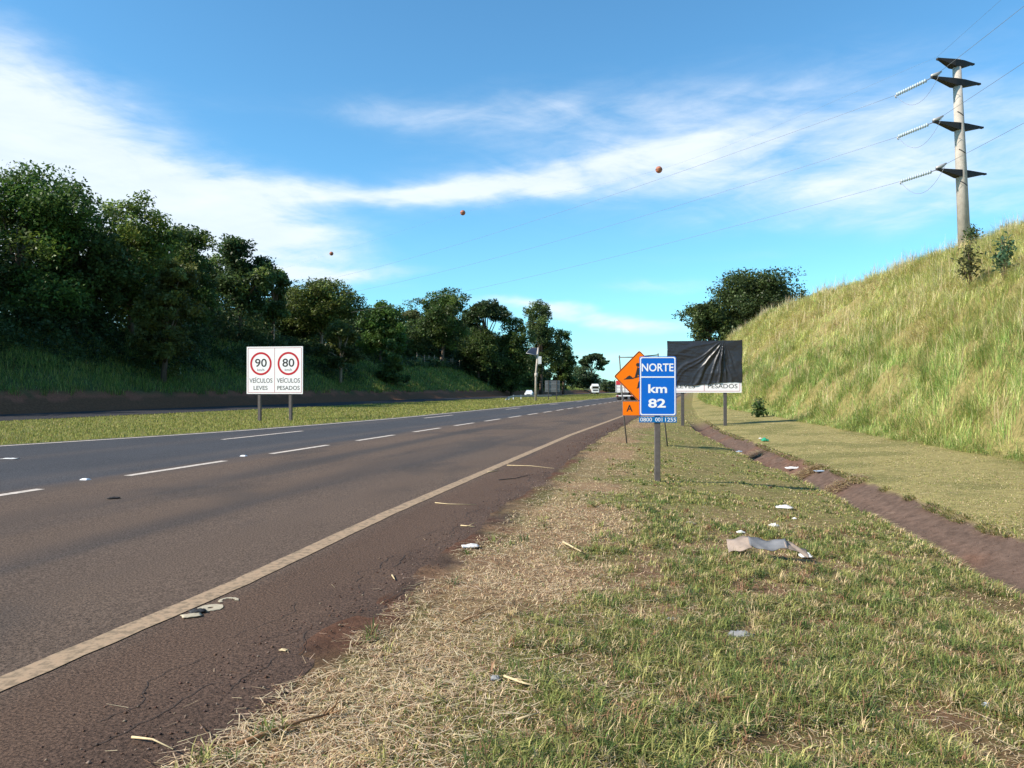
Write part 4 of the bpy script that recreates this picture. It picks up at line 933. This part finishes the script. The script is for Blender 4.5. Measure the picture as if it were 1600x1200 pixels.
for i, (tp, (ex, ey)) in enumerate(zip(tips[1:], ((1401, 147.5), (1404, 213), (1408, 283)))):
    D2 = PD + 1.9; end = px(ex, ey, D2); tp = tp + Vector((0, 0, .02))
    r = thing('insulator_string', 'pale glass insulator string hanging from the %s arm of the power pole' % (['second highest', 'third highest', 'lowest'][i]), 'insulator', tp, 0, 'insulator strings on the power pole')
    v = end - tp; m = MB(); L_ = v.length; ax = v.normalized(); u = ax.orthogonal().normalized(); w = ax.cross(u)
    m.tube([(0, 0, 0), v], .026, 6); m.build('rod', M_steel, r)
    m = MB()
    for k in range(13):
        c = v * (.16 + .78 * k / 12); vs = []; n = 12
        for (rr, dd) in ((.02, -.03), (.125, .0), (.125, .012), (.02, .022)):
            for q in range(n):
                t = 2 * math.pi * q / n; vs.append(c + ax * dd + (u * math.cos(t) + w * math.sin(t)) * rr)
        m.add(vs, [(j * n + q, j * n + (q + 1) % n, (j + 1) * n + (q + 1) % n, (j + 1) * n + q) for j in range(3) for q in range(n)], True)
    m.build('disc', M_glass_i, r)
    m = MB(); m.tube([v, v + Vector((-.02, 0, -.10)), v + Vector((.05, 0, -.2))], [.05, .04, .03], 6); m.build('end_clamp', M_clamp, r)
    # line running off to the left, sagging
    pts = []
    for t in np.linspace(0, 150, 60):
        q = end + WD * t; q.z += -2.6 * 4 * (t / 150) * (1 - t / 150) + .8 * t / 150; pts.append(q)
    o = MB().tube(pts, .011, 5).build('power_line', M_wire); tag(o, '%s power line sagging from the pole to the left over the highway' % WL[i], 'power line', 'power lines over the highway')
    pts = [tp + Vector((.35, 0, .25)) + Vector((-.07, -1, 0)) * t + Vector((0, 0, -.0006 * t * (64 - t))) for t in np.linspace(0, 64, 30)]
    o = MB().tube(pts, .012, 5).build('power_line', M_wire); tag(o, '%s power line running from the pole out of the upper right corner' % WL[i], 'power line', 'power lines out to the right')
    st = tp + Vector((.4, -.2, .15)); pts = []
    for t in np.linspace(0, 1, 14):
        q = end.lerp(st, t); q.z += -1.9 * 4 * t * (1 - t) * .55 - .15 * math.sin(math.pi * t); pts.append(q)
    o = MB().tube(pts, .011, 5).build('jumper_wire', M_wire); tag(o, 'slack jumper wire looped under the %s insulator string' % (['upper', 'middle', 'lower'][i]), 'wire', 'jumper wires at the power pole')
gt = tips[0] + Vector((0, 0, .18))
balls = [(1030, 264.5, 68, 10.6), (723, 332, 89, 8.2), (517.5, 396, 117.5, 6.3)]
bp_ = [px(x, y, D) for x, y, D, w in balls]
key = [gt] + [p.copy() for p in bp_] + [gt + WD * 150]; key[-1].z = bp_[-1].z + .6
pts = []
for i in range(len(key) - 1):
    p0, p1, p2, p3 = key[max(i - 1, 0)], key[i], key[i + 1], key[min(i + 2, len(key) - 1)]
    for t in np.linspace(0, 1, 12, endpoint=False):
        pts.append(.5 * ((2 * p1) + (p2 - p0) * t + (2 * p0 - 5 * p1 + 4 * p2 - p3) * t * t + (3 * p1 - p0 - 3 * p2 + p3) * t ** 3))
tag(MB().tube(pts, .0045, 5).build('ground_wire', M_wire), 'thin top wire from the pole carrying the three marker balls', 'wire', 'top wires of the power pole')
tag(MB().tube([gt + Vector((-.07, -1, 0)) * t for t in (0, 20, 60)], .006, 5).build('ground_wire', M_wire), 'thin top wire from the pole leaving through the upper right corner', 'wire', 'top wires of the power pole')
for p, (x, y, D, w), lb in zip(bp_, balls, ('largest orange brown marker ball, nearest the power pole', 'middle orange brown marker ball high over the highway', 'smallest orange brown marker ball, above the left wood')):
    rr = w / 2 / F * D; r = thing('marker_ball', lb, 'marker ball', p, -.6, 'aviation marker balls on the top wire')
    MB().lathe([(rr * math.cos(R(a)) if abs(a) < 90 else 0, rr * math.sin(R(a))) for a in range(-90, 91, 15)], 20).build('shell', M_ball, r)
    MB().lathe([(rr * 1.0, -.02), (rr * 1.03, -.02), (rr * 1.03, .02), (rr * 1.0, .02)], 20).build('flange', M_arm, r)

# ------------------------------------------------------------------ solar powered pole, sign back, guardrail, fence
def solar_pole():
    D = 107.; b = at((837 - 800) / F * D, D); sc = D / F; r = thing('solar_pole', 'pale pole with tilted solar panel and white cabinet on the median', 'solar pole', b)
    Z = lambda y: EYE + (HOR - y) * sc - b.z
    X = lambda x: (x - 837) * sc
    MB().tube([(0, 0, -.3), (X(837.5), 0, Z(583)), (X(841), 0, Z(543))], [.17, .15, .10], 12).build('shaft', M_conc, r)
    MB().box(X(841), X(846), -.28, .2, Z(569), Z(557), .02).build('cabinet', M_truckw, r)
    z0, z1 = Z(554.5), Z(544)
    m = MB(); m.add([(X(822), -.35, z0 + .2), (X(838), -.35, z0 - .1), (X(840.5), 1.0, z1), (X(831), 1.0, z1 + .1)], [(3, 2, 1, 0)]); m.add([(X(822), -.35, z0 + .26), (X(838), -.35, z0 - .04), (X(840.5), 1.0, z1 + .06), (X(831), 1.0, z1 + .16)], [(0, 1, 2, 3)])
    m.build('solar_panel', M_panel, r)
    e = MB(); q = [(X(822), -.35, z0 + .23), (X(838), -.35, z0 - .07), (X(840.5), 1.0, z1 + .03), (X(831), 1.0, z1 + .13)]
    for i in range(4): e.tube([q[i], q[(i + 1) % 4]], .045, 5)
    e.build('panel_frame', M_galv, r)
    MB().tube([(X(839), 0, Z(560)), (X(833), .1, Z(553)), (X(831), .2, Z(549))], .04, 5).build('panel_arm', M_galv, r)
    MB().lathe([(.12, -.3), (.24, -.25), (.24, .25), (.12, .3)], 12, 'z', (X(837.8), 0, Z(586))).build('collar', M_conc, r)
solar_pole()
def sign_back():
    D = 116.; sc = D / F; b = at((863 - 800) * sc, D); r = thing('sign_board', 'grey back of a sign board on two posts beside the solar pole', 'road sign', b, .12)
    Z = lambda y: EYE + (HOR - y) * sc - b.z
    X = lambda x: (x - 863) * sc
    MB().box(X(851.5), X(875), .05, .08, Z(612.5), Z(594.5), .005).build('panel', M_back, r)
    for x in (857, 870): MB().box(X(x) - .06, X(x) + .06, -.03, .05, -.4, Z(594), .01).build('post', M_postd, r)
    for za, zb in ((600.5, 599.5), (608.5, 607.5)): MB().box(X(852), X(874.5), .02, .049, Z(za), Z(zb)).build('brace', M_galv, r)
sign_back()
def guardrail():
    P = [at((x - 800) / F * D, D) for x, D in ((790.5, 118), (795, 120.5), (802, 124), (814, 127), (838, 129), (862, 130.5))]
    r = thing('guardrail', 'steel guardrail on short white posts curving along the median', 'guardrail', P[0]); o = P[0]
    m = MB(); vs = []; prof = [(0, .40), (.05, .44), (.0, .50), (.05, .56), (.0, .62), (.05, .68), (0, .72)]
    for i, p in enumerate(P):
        for dy, z in prof: vs.append((p.x - o.x, p.y - o.y - dy, p.z - o.z + z - (.5, .2, 0, 0, 0, 0)[i]))
    n = len(prof); m.add(vs, [(i * n + k, (i + 1) * n + k, (i + 1) * n + k + 1, i * n + k + 1) for i in range(len(P) - 1) for k in range(n - 1)]); m.build('rail', M_galv, r)
    L_ = [(P[i + 1] - P[i]).length for i in range(len(P) - 1)]
    for i in range(len(P) - 1):
        k = max(1, int(L_[i] / 2.2))
        for j in range(k):
            q = P[i].lerp(P[i + 1], j / k) - o; MB().box(q.x - .07, q.x + .07, q.y + .01, q.y + .15, -.3 + q.z, q.z + (.2, .5, .74, .74, .74)[i]).build('post', M_letter, r)
guardrail()
def fence():
    pts = []
    for s_ in np.arange(150, 215, 3.5):
        x, y = W(s_, -51.6 + .3 * math.sin(s_)); pts.append(at(x, y))
    r = thing('wire_fence', 'pale post fence along the lit bank crest under the tall dark tree', 'fence', pts[0]); o = pts[0]
    for k, p in enumerate(pts): q = p - o; MB().tube([(q.x, q.y, q.z - .3), (q.x + .05 * math.sin(k * 2.3), q.y, q.z + 2.2)], .09, 6).build('post', M_barkpale, r)
    for z in (.8, 1.3, 1.8): MB().tube([(p - o) + Vector((0, 0, z)) for p in pts], .015, 4).build('wire', M_galv, r)
    p = px(428, 543, 102); b = at(p.x, p.y); r = thing('wooden_pole', 'thin pale pole among the trees above the white speed sign', 'pole', b); MB().tube([(0, 0, -.4), (0, 0, 3.4)], [.13, .10], 8).build('shaft', M_barkpale, r); MB().box(-.35, .35, -.05, .05, 2.9, 3.0).build('crosspiece', M_barkpale, r)
fence()

# ------------------------------------------------------------------ vehicles
def wheel(parent, x, y, z, rad, w, rim=True):
    t = MB().lathe([(rad * .6, -w / 2), (rad * .95, -w / 2), (rad, -w * .35), (rad, w * .35), (rad * .95, w / 2), (rad * .6, w / 2)], 20, 'x', (x, y, z)).build('wheel', M_tyre, parent)
    if rim: MB().lathe([(0, -w * .46), (rad * .58, -w * .5), (rad * .6, -w * .35), (rad * .6, w * .35), (rad * .58, w * .5), (0, w * .46)], 16, 'x', (x, y, z)).build('rim', M_galv, t)
def loft(mb, secs, y_list):
    """closed sections (x,z) lofted along y"""
    n = len(secs[0]); vs = [(x, y, z) for sct, y in zip(secs, y_list) for x, z in sct]
    fs = [tuple(range(n)), tuple(range((len(secs) - 1) * n, len(secs) * n))[::-1]]
    for i in range(len(secs) - 1):
        for k in range(n): fs.append((i * n + (k + 1) % n, i * n + k, (i + 1) * n + k, (i + 1) * n + (k + 1) % n))
    return mb.add(vs, fs)
def car():
    D = 172.; b = at((827 - 800) / F * D, D); r = thing('car', 'small white car on the far carriageway behind the guardrail', 'car', b, -TH + .12)   # front faces -y
    def sec(w, z0, z1, c=.1): return [(-w + c, z0), (w - c, z0), (w, z0 + c), (w, z1 - c), (w - c, z1), (-w + c, z1), (-w, z1 - c), (-w, z0 + c)]
    m = MB(); loft(m, [sec(.72, .38, .62), sec(.84, .25, .74), sec(.86, .22, .86), sec(.87, .22, .93), sec(.87, .22, .95), sec(.86, .24, .98), sec(.80, .35, .92)], [-2.0, -1.9, -1.5, -.85, .5, 1.6, 1.95]); m.build('body', M_car, r)
    m = MB(); loft(m, [sec(.80, .90, .96, .02), sec(.64, .90, 1.42, .08), sec(.63, .90, 1.46, .08), sec(.62, .90, 1.40, .08), sec(.76, .90, 1.0, .03)], [-.95, -.15, .4, 1.2, 1.75]); m.build('cabin', M_car, r)
    m = MB(); m.add([(-.70, -.80, 1.02), (.70, -.80, 1.02), (.58, -.22, 1.38), (-.58, -.22, 1.38)], [(0, 1, 2, 3)]); m.build('windscreen', M_window, r)
    for s in (-1, 1):
        m = MB(); m.add([(s * .79, -.6, 1.0), (s * .665, -.12, 1.37), (s * .655, 1.1, 1.36), (s * .77, 1.5, 1.02)], [(0, 1, 2, 3)]); m.build('side_window', M_window, r)
        MB().box(s * .62 - .14, s * .62 + .14, -2.0, -1.88, .58, .70, .03).build('headlight', M_lamp, r)
        wheel(r, s * .78, -1.25, .30, .30, .2); wheel(r, s * .78, 1.25, .30, .30, .2)
    MB().box(-.42, .42, -2.015, -1.93, .40, .54, .02).build('grille', M_dark, r)
car()
def white_truck():
    D = 268.; b = at((930 - 800) / F * D, D); r = thing('truck', 'white cab over truck coming toward the camera on the far carriageway', 'truck', b, -TH + .22)
    m = MB(); m.box(-1.25, 1.25, -1.0, 1.0, .75, 2.95, .10); m.build('cab', M_truckw, r)
    m = MB(); m.add([(-1.2, -.9, 2.95), (1.2, -.9, 2.95), (1.2, .9, 2.95), (-1.2, .9, 2.95), (-1.05, -.2, 3.35), (1.05, -.2, 3.35), (1.1, .9, 3.5), (-1.1, .9, 3.5)], [(4, 5, 6, 7), (0, 1, 5, 4), (1, 2, 6, 5), (2, 3, 7, 6), (3, 0, 4, 7)]); m.build('wind_deflector', M_truckw, r)
    MB().box(-1.08, 1.08, -1.03, -.97, 1.85, 2.6, .02).build('windscreen', M_window, r)
    MB().box(-.85, .85, -1.03, -.97, 1.05, 1.45, .02).build('grille', M_dark, r)
    MB().box(-1.25, 1.25, -1.12, -.7, .45, .85, .05).build('bumper', M_truckw, r)
    for s in (-1, 1):
        MB().box(s * 1.0 - .18, s * 1.0 + .18, -1.15, -1.1, .6, .8, .02).build('headlight', M_lamp, r)
        MB().box(s * 1.42 - .1, s * 1.42 + .1, -1.05, -.9, 1.9, 2.5, .03).build('mirror', M_truckw, r)
        for y in (-.3, 3.4, 5.2, 6.4): wheel(r, s * 1.0, y, .5, .5, .32)
    MB().box(-.5, .5, -.6, 7.4, .55, .85).build('chassis', M_dark, r)
    MB().lathe([(.9, 1.4), (1.2, 1.5), (1.2, 7.3), (.9, 7.4)], 20, 'y', (0, 0, 2.05)).build('tank', M_truckw, r)
white_truck()
def red_truck():
    D = 109.; b = at((976 - 800) / F * D, D); r = thing('truck', 'white and red box truck driving away beside the orange sign', 'truck', b, -TH - .05)
    m = MB(); m.box(-1.27, 1.27, 0, 7.2, 1.05, 2.78, .04); m.build('box_body', M_truckw, r)
    m = MB(); 
    for x in (-1.18, -.6, 0., .6, 1.18): m.box(x - .03, x + .03, -.045, -.002, 1.1, 2.72)
    for z in (1.3, 1.75, 2.2): m.box(-1.2, 1.2, -.03, -.0025, z - .02, z + .02)
    m.build('door_bars', M_galv, r)
    MB().box(-1.22, -.55, -.06, -.046, 2.18, 2.75).build('red_panel', M_truckr, r)
    MB().prism(circ(.25, 2.1, .42, 24), -.062, -.047).build('round_emblem', M_truckr, r)
    MB().box(-1.2, 1.2, -.25, -.1, .5, .68, .02).build('bumper', M_truckw, r)
    MB().box(-.55, .55, -.1, 9.0, .62, 1.02).build('chassis', M_dark, r)
    MB().box(-1.2, 1.2, 7.45, 9.1, .8, 2.7, .1).build('cab', M_truckr, r)
    for s in (-1, 1):
        MB().box(s * 1.0 - .14, s * 1.0 + .14, -.27, -.255, .52, .64).build('tail_light', M_tail, r)
        for y in (1.2, 2.5, 8.2): wheel(r, s * .95, y, .48, .48, .5)
        MB().box(s * .95 - .3, s * .95 + .3, .62, .64, .2, .95).build('mudflap', M_dark, r)
red_truck()

# ------------------------------------------------------------------ litter on the verge
def crumple(name, label, cat, m, x, y, sx, sy, sz, seed, group=None, rot=0., flat=False):
    g0 = gnd(x, y); rng = np.random.default_rng(seed); n = 9
    u, v = np.meshgrid(np.linspace(-1, 1, n), np.linspace(-1, 1, n), indexing='ij'); q = np.clip(np.hypot(u, v), 0, 1.2)
    hx = u * sx / 2 * (1 + .2 * (rng.random(u.shape) - .5)); hy = v * sy / 2 * (1 + .2 * (rng.random(u.shape) - .5))
    top = sz * (.35 + .65 * rng.random(u.shape)) * (1 - .55 * np.clip(q, 0, 1) ** 2)
    V = np.concatenate([np.stack([hx, hy, top], -1).reshape(-1, 3), np.stack([hx * .92, hy * .92, top * .25 - .002], -1).reshape(-1, 3)])
    a = np.arange(n * n).reshape(n, n); Q = np.stack([a[:-1, :-1], a[1:, :-1], a[1:, 1:], a[:-1, 1:]], -1).reshape(-1, 4); Q2 = Q[:, ::-1] + n * n
    ed = np.concatenate([a[:, 0], a[-1, 1:], a[-2::-1, -1], a[0, -2:0:-1]]); e2 = np.roll(ed, -1); Q3 = np.stack([ed + n * n, e2 + n * n, e2, ed], -1)
    o = np_mesh(name, V, np.concatenate([Q, Q2, Q3]), m); o.location = g0 + Vector((0, 0, .012)); o.rotation_euler = (0, 0, rot)
    return tag(o, label, cat, group)
crumple('paper_scrap', 'bright white folded paper lying between cardboard and ditch', 'litter', M_paper, 1225, 795, .24, .12, .06, 1, rot=-.35)
crumple('paper_scrap', 'small white crumpled paper above the torn cardboard strip', 'litter', M_paper, 1209, 824, .11, .10, .06, 2, rot=.4)
crumple('paper_scrap', 'small white scrap left of the crumpled paper above the cardboard', 'litter', M_paper, 1157, 834, .09, .07, .04, 3, rot=.2)
crumple('paper_scrap', 'tiny white scrap just below the bright folded paper', 'litter', M_paper, 1241, 812, .05, .05, .03, 4)
crumple('plastic_wrapper', 'crumpled clear plastic in the grass right of the withered clump', 'litter', M_clear, 1157, 996, .17, .09, .05, 5, rot=-.3)
crumple('plastic_wrapper', 'small pale wrapper beside the withered clump in front', 'litter', M_clear, 1049, 971, .075, .06, .03, 6, rot=-.5)
crumple('plastic_wrapper', 'small lilac grey wrapper next to a pale stalk in the straw', 'litter', M_clear, 774, 1064, .05, .045, .035, 7)
crumple('plastic_wrapper', 'bluish wrapper at the lower right in the grass', 'litter', M_bluel, 1540, 1106, .055, .05, .03, 8, rot=1.)
crumple('plastic_bag', 'green plastic bag at the far lip of the ditch', 'litter', M_green, 1195, 690, .22, .18, .15, 9)
crumple('paper_scrap', 'small white scrap beside the green plastic bag', 'litter', M_paper, 1188, 686, .10, .10, .05, 10)
crumple('plastic_bag', 'white plastic bag caught on the straw heap in the ditch', 'litter', M_paper, 1240, 733, .42, .16, .07, 11, rot=-.2)
crumple('plastic_wrapper', 'pale blue wrapper lying flat in the ditch beyond the straw heap', 'litter', M_bluel, 1283, 737, .32, .16, .03, 12)
crumple('plastic_wrapper', 'pale blue wrapper at the near lip of the ditch past the marker shadow', 'litter', M_bluel, 1155, 707, .24, .16, .07, 13)
crumple('paper_cup', 'flattened white paper cup at the ragged edge of the shoulder', 'litter', M_paper, 735, 856, .17, .10, .04, 14, rot=.15)
crumple('cardboard_piece', 'small brown cardboard square left of the white scraps', 'litter', M_card, 1077, 820, .15, .12, .04, 15, rot=.3)
crumple('paper_scrap', 'white crumpled scrap at the right end of the torn cardboard', 'litter', M_paper, 1258, 872, .12, .09, .07, 16)
crumple('paper_scrap', 'flat white paper scrap far out in the left lane', 'litter', M_paper, 17, 717.5, .32, .2, .02, 17)
crumple('stone_chip', 'dark chip lying on the near lane', 'debris', M_arm, 178, 780, .16, .07, .03, 18, rot=.5)
crumple('paper_scrap', 'small white scrap on the shoulder below the white rings', 'litter', M_straw, 444, 1018, .05, .03, .012, 19, rot=-.3)

def cardboard():
    a, b = gnd(1137, 868), gnd(1262, 880); n = 26; rng = np.random.default_rng(3); L_ = (b - a).length
    r = thing('cardboard_strip', 'torn curled cardboard strip lying in the grass beside the ditch', 'cardboard', a, math.atan2(b.y - a.y, b.x - a.x))
    def sheet(name, t0, t1, m, w0, w1, zf):
        V = []; k = 22
        for i in range(k):
            t = t0 + (t1 - t0) * i / (k - 1); wd = w0 + (w1 - w0) * i / (k - 1)
            for j in range(5):
                q = j / 4.; yy = (q - .3) * wd + .012 * math.sin(t * 23 + j); V.append((t * L_, yy, zf(t, q) + .008 * math.sin(t * 31 + 2 * j)))
        V = np.array(V); Vb = V.copy(); Vb[:, 2] -= .007; a_ = np.arange(k * 5).reshape(k, 5); Q = np.stack([a_[:-1, :-1], a_[1:, :-1], a_[1:, 1:], a_[:-1, 1:]], -1).reshape(-1, 4)
        ed = np.concatenate([a_[:, 0], a_[-1, 1:], a_[-2::-1, -1], a_[0, -2:0:-1]]); e2 = np.roll(ed, -1)
        np_mesh(name, np.concatenate([V, Vb]), np.concatenate([Q, Q[:, ::-1] + k * 5, np.stack([ed + k * 5, e2 + k * 5, e2, ed], -1)]), m, r)
    sheet('brown_flap', 0, .30, M_card, .22, .20, lambda t, q: .05 + .09 * q + .18 * t)
    sheet('grey_strip', .27, .74, M_cardg, .20, .13, lambda t, q: .11 + .07 * q + .025 * math.sin(t * 9))
    sheet('torn_end', .71, 1.0, M_card, .13, .09, lambda t, q: .13 - .36 * (t - .7) + .05 * q)
cardboard()

def ring_scrap(label, x, y, ro, ri, arc, seed):
    g0 = gnd(x, y); m = MB(); n = 26; vs = []; rnd = random.Random(seed)
    for k in range(n + 1):
        t = -arc / 2 + arc * k / n + rnd.random() * 0; e = 1 + rnd.uniform(-.08, .08)
        for rr in (ro * e, ri * (1 + rnd.uniform(-.12, .12))):
            for z in (.005, .001): vs.append((rr * math.cos(t), rr * math.sin(t) * .95, z))
    fs = []
    for k in range(n):
        a = 4 * k; b = a + 4; fs += [(a, b, b + 2, a + 2), (a + 1, a + 3, b + 3, b + 1), (a, a + 1, b + 1, b), (a + 2, b + 2, b + 3, a + 3)]
    m.add(vs, fs); o = m.build('foam_ring', M_ring); o.location = g0 + Vector((0, 0, .006)); o.rotation_euler = (.0, .0, seed); return tag(o, label, 'litter', 'cream foam rings beside the edge line')
ring_scrap('whole cream foam ring lying flat beside the edge line', 330, 951, .092, .022, 6.283, 1)
ring_scrap('broken thin cream ring beyond the whole foam ring', 358, 939, .075, .05, 4.2, 2)
crumple('foam_scrap', 'cream foam scrap with a dark side below the whole foam ring', 'litter', M_ring, 300, 964, .13, .09, .014, 20, rot=.5)
crumple('rubber_scrap', 'small dark rubber scrap between the foam scrap and the whole ring', 'litter', M_dark, 310, 958, .11, .07, .03, 21, rot=.5)

def stalk(label, pts, rad, m, group=None, cat='stalk', side=None, name='dry_stalk'):
    P = []
    for k, (x, y, h) in enumerate(pts):
        g0 = gnd(x, y); s_, o_ = SO(g0.x, g0.y); zz = max(g0.z, float(zroad(o_)) + .008 if o_ < 1.45 else -9); P.append(Vector((g0.x, g0.y, zz + h)))
    r = thing(name, label, cat, P[0], 0, group); o = P[0]
    b = MB(); k = len(P); b.tube([p - o for p in P], [rad * (1 - .5 * i / (k - 1)) for i in range(k)], 6); b.build('stem', m, r)
    if side:
        for (t, dx, dy, dz) in side:
            p = P[0].lerp(P[-1], t) - o; MB().tube([p, p + Vector((dx, dy, dz))], [rad * .5, rad * .2], 5).build('twig', m, r)
stalk('brown branch lying across the straw at the bottom left of the verge', [(372, 1166, .015), (420, 1152, .03), (470, 1137, .035), (520, 1122, .03)], .011, M_strawd, side=[(.9, .07, .06, .05), (.95, .09, .0, .03), (.88, .02, .10, .02), (.4, .1, .02, .01), (.98, .03, .09, .06)], cat='branch', name='branch')
stalk('pale curved stalk lying on the asphalt at the bottom edge', [(208, 1156, .01), (240, 1163, .02), (272, 1181, .015)], .006, M_straw, 'pale stalks on the shoulder')
stalk('pale straight stalk standing out on the shoulder above the cup', [(720, 823, .01), (742, 825, .01)], .008, M_straw, 'pale stalks on the shoulder', side=[(.4, .05, -.06, .02), (.5, .1, .06, .04)])
stalk('long faint stalk on the shoulder well beyond the cup', [(792, 728, .008), (830, 729, .008), (866, 733, .008)], .008, M_straw, 'pale stalks on the shoulder')
stalk('short pale stalk near the edge line beyond the cup', [(762, 739, .008), (779, 736.5, .01)], .010, M_straw, 'pale stalks on the shoulder')
stalk('dark bent twig on the shoulder beside the straw belt', [(779, 751, .008), (805, 749, .012), (827, 743, .008)], .008, M_arm, cat='twig', name='twig')
stalk('pale stalk lying on the shoulder left of the cup', [(680, 787, .008), (700, 789, .008), (744, 790, .008)], .007, M_straw, 'pale stalks on the shoulder')
stalk('short thick pale stalk upright on the shoulder edge', [(613, 901, .008), (617, 908, .01)], .008, M_straw, 'pale stalks on the shoulder')
stalk('thick pale stalk lying in the grass right of the cup', [(880, 851, .03), (908, 866, .03)], .014, M_straw)
stalk('long pale split stalk next to the lilac grey wrapper', [(788, 1063, .03), (815, 1075, .035), (838, 1079, .03)], .008, M_straw, side=[(.3, .1, -.05, .01), (.5, .11, -.10, -.01)])
stalk('pale flat stalk near the bottom edge of the verge', [(808, 1132, .03), (842, 1123, .035)], .008, M_straw)
stalk('pale stalk cut off by the bottom edge of the picture', [(830, 1196, .03), (848, 1174, .045)], .009, M_straw)
stalk('pale stalk lying by the near lip of the ditch', [(1380, 842, .02), (1403, 844, .02)], .011, M_straw)
stalk('brown dry stalk in the straw near the middle of the verge', [(833, 1042, .03), (870, 1034, .04), (903, 1029, .05)], .006, M_strawd)
stalk('brown dry stalk at the upper left of the straw belt', [(722, 975, .02), (750, 964, .03), (773, 953, .03)], .007, M_strawd)

def straw_heap(label, x, y, sx, sy, sz, n, seed):
    g0 = gnd(x, y); rng = np.random.default_rng(seed); P = np.clip(rng.normal(size=(n, 3)), -1.5, 1.5) * np.array([sx, sy, 0]) * .35; q = np.exp(-(P[:, 0] / sx * 2) ** 2 - (P[:, 1] / sy * 2) ** 2)
    P[:, 2] = sz * q * rng.random(n) + .01; yaw = rng.random(n) * 6.283; L_ = .12 + .25 * rng.random(n); d = np.stack([np.cos(yaw), np.sin(yaw), (rng.random(n) - .5) * .5], -1); sd = np.stack([-np.sin(yaw), np.cos(yaw), np.zeros(n)], -1)
    P = P + np.array(g0); s_, o_ = SO(P[:, 0], P[:, 1]); P[:, 2] += zt(s_, o_) - g0.z; P = P - np.array(g0)
    V = np.empty((n, 4, 3)); hl = L_[:, None] / 2; hw = .006; V[:, 0] = P - d * hl - sd * hw; V[:, 1] = P - d * hl + sd * hw; V[:, 2] = P + d * hl + sd * hw; V[:, 3] = P + d * hl - sd * hw
    col = pal(rng, n, [(.55, .42, .24), (.38, .27, .14), (.2, .12, .06)], [.5, .35, .15])
    o = np_mesh('straw_heap', V.reshape(-1, 3), np.arange(n)[:, None] * 4 + np.array([[0, 3, 2, 1]]), M_blade, col=np.repeat(col, 4, 0)); o.location = g0
    tag(o, label, 'straw heap', 'straw heaps washed into the ditch')
straw_heap('straw heap in the ditch with a white bag on it', 1250, 745, 1.1, .7, .16, 700, 1)
straw_heap('thin straw heap in the ditch nearest the camera', 1312, 760, 1.0, .7, .10, 420, 2)
straw_heap('small straw heap in the ditch nearest the covered sign', 1176, 714, .8, .7, .16, 300, 3)
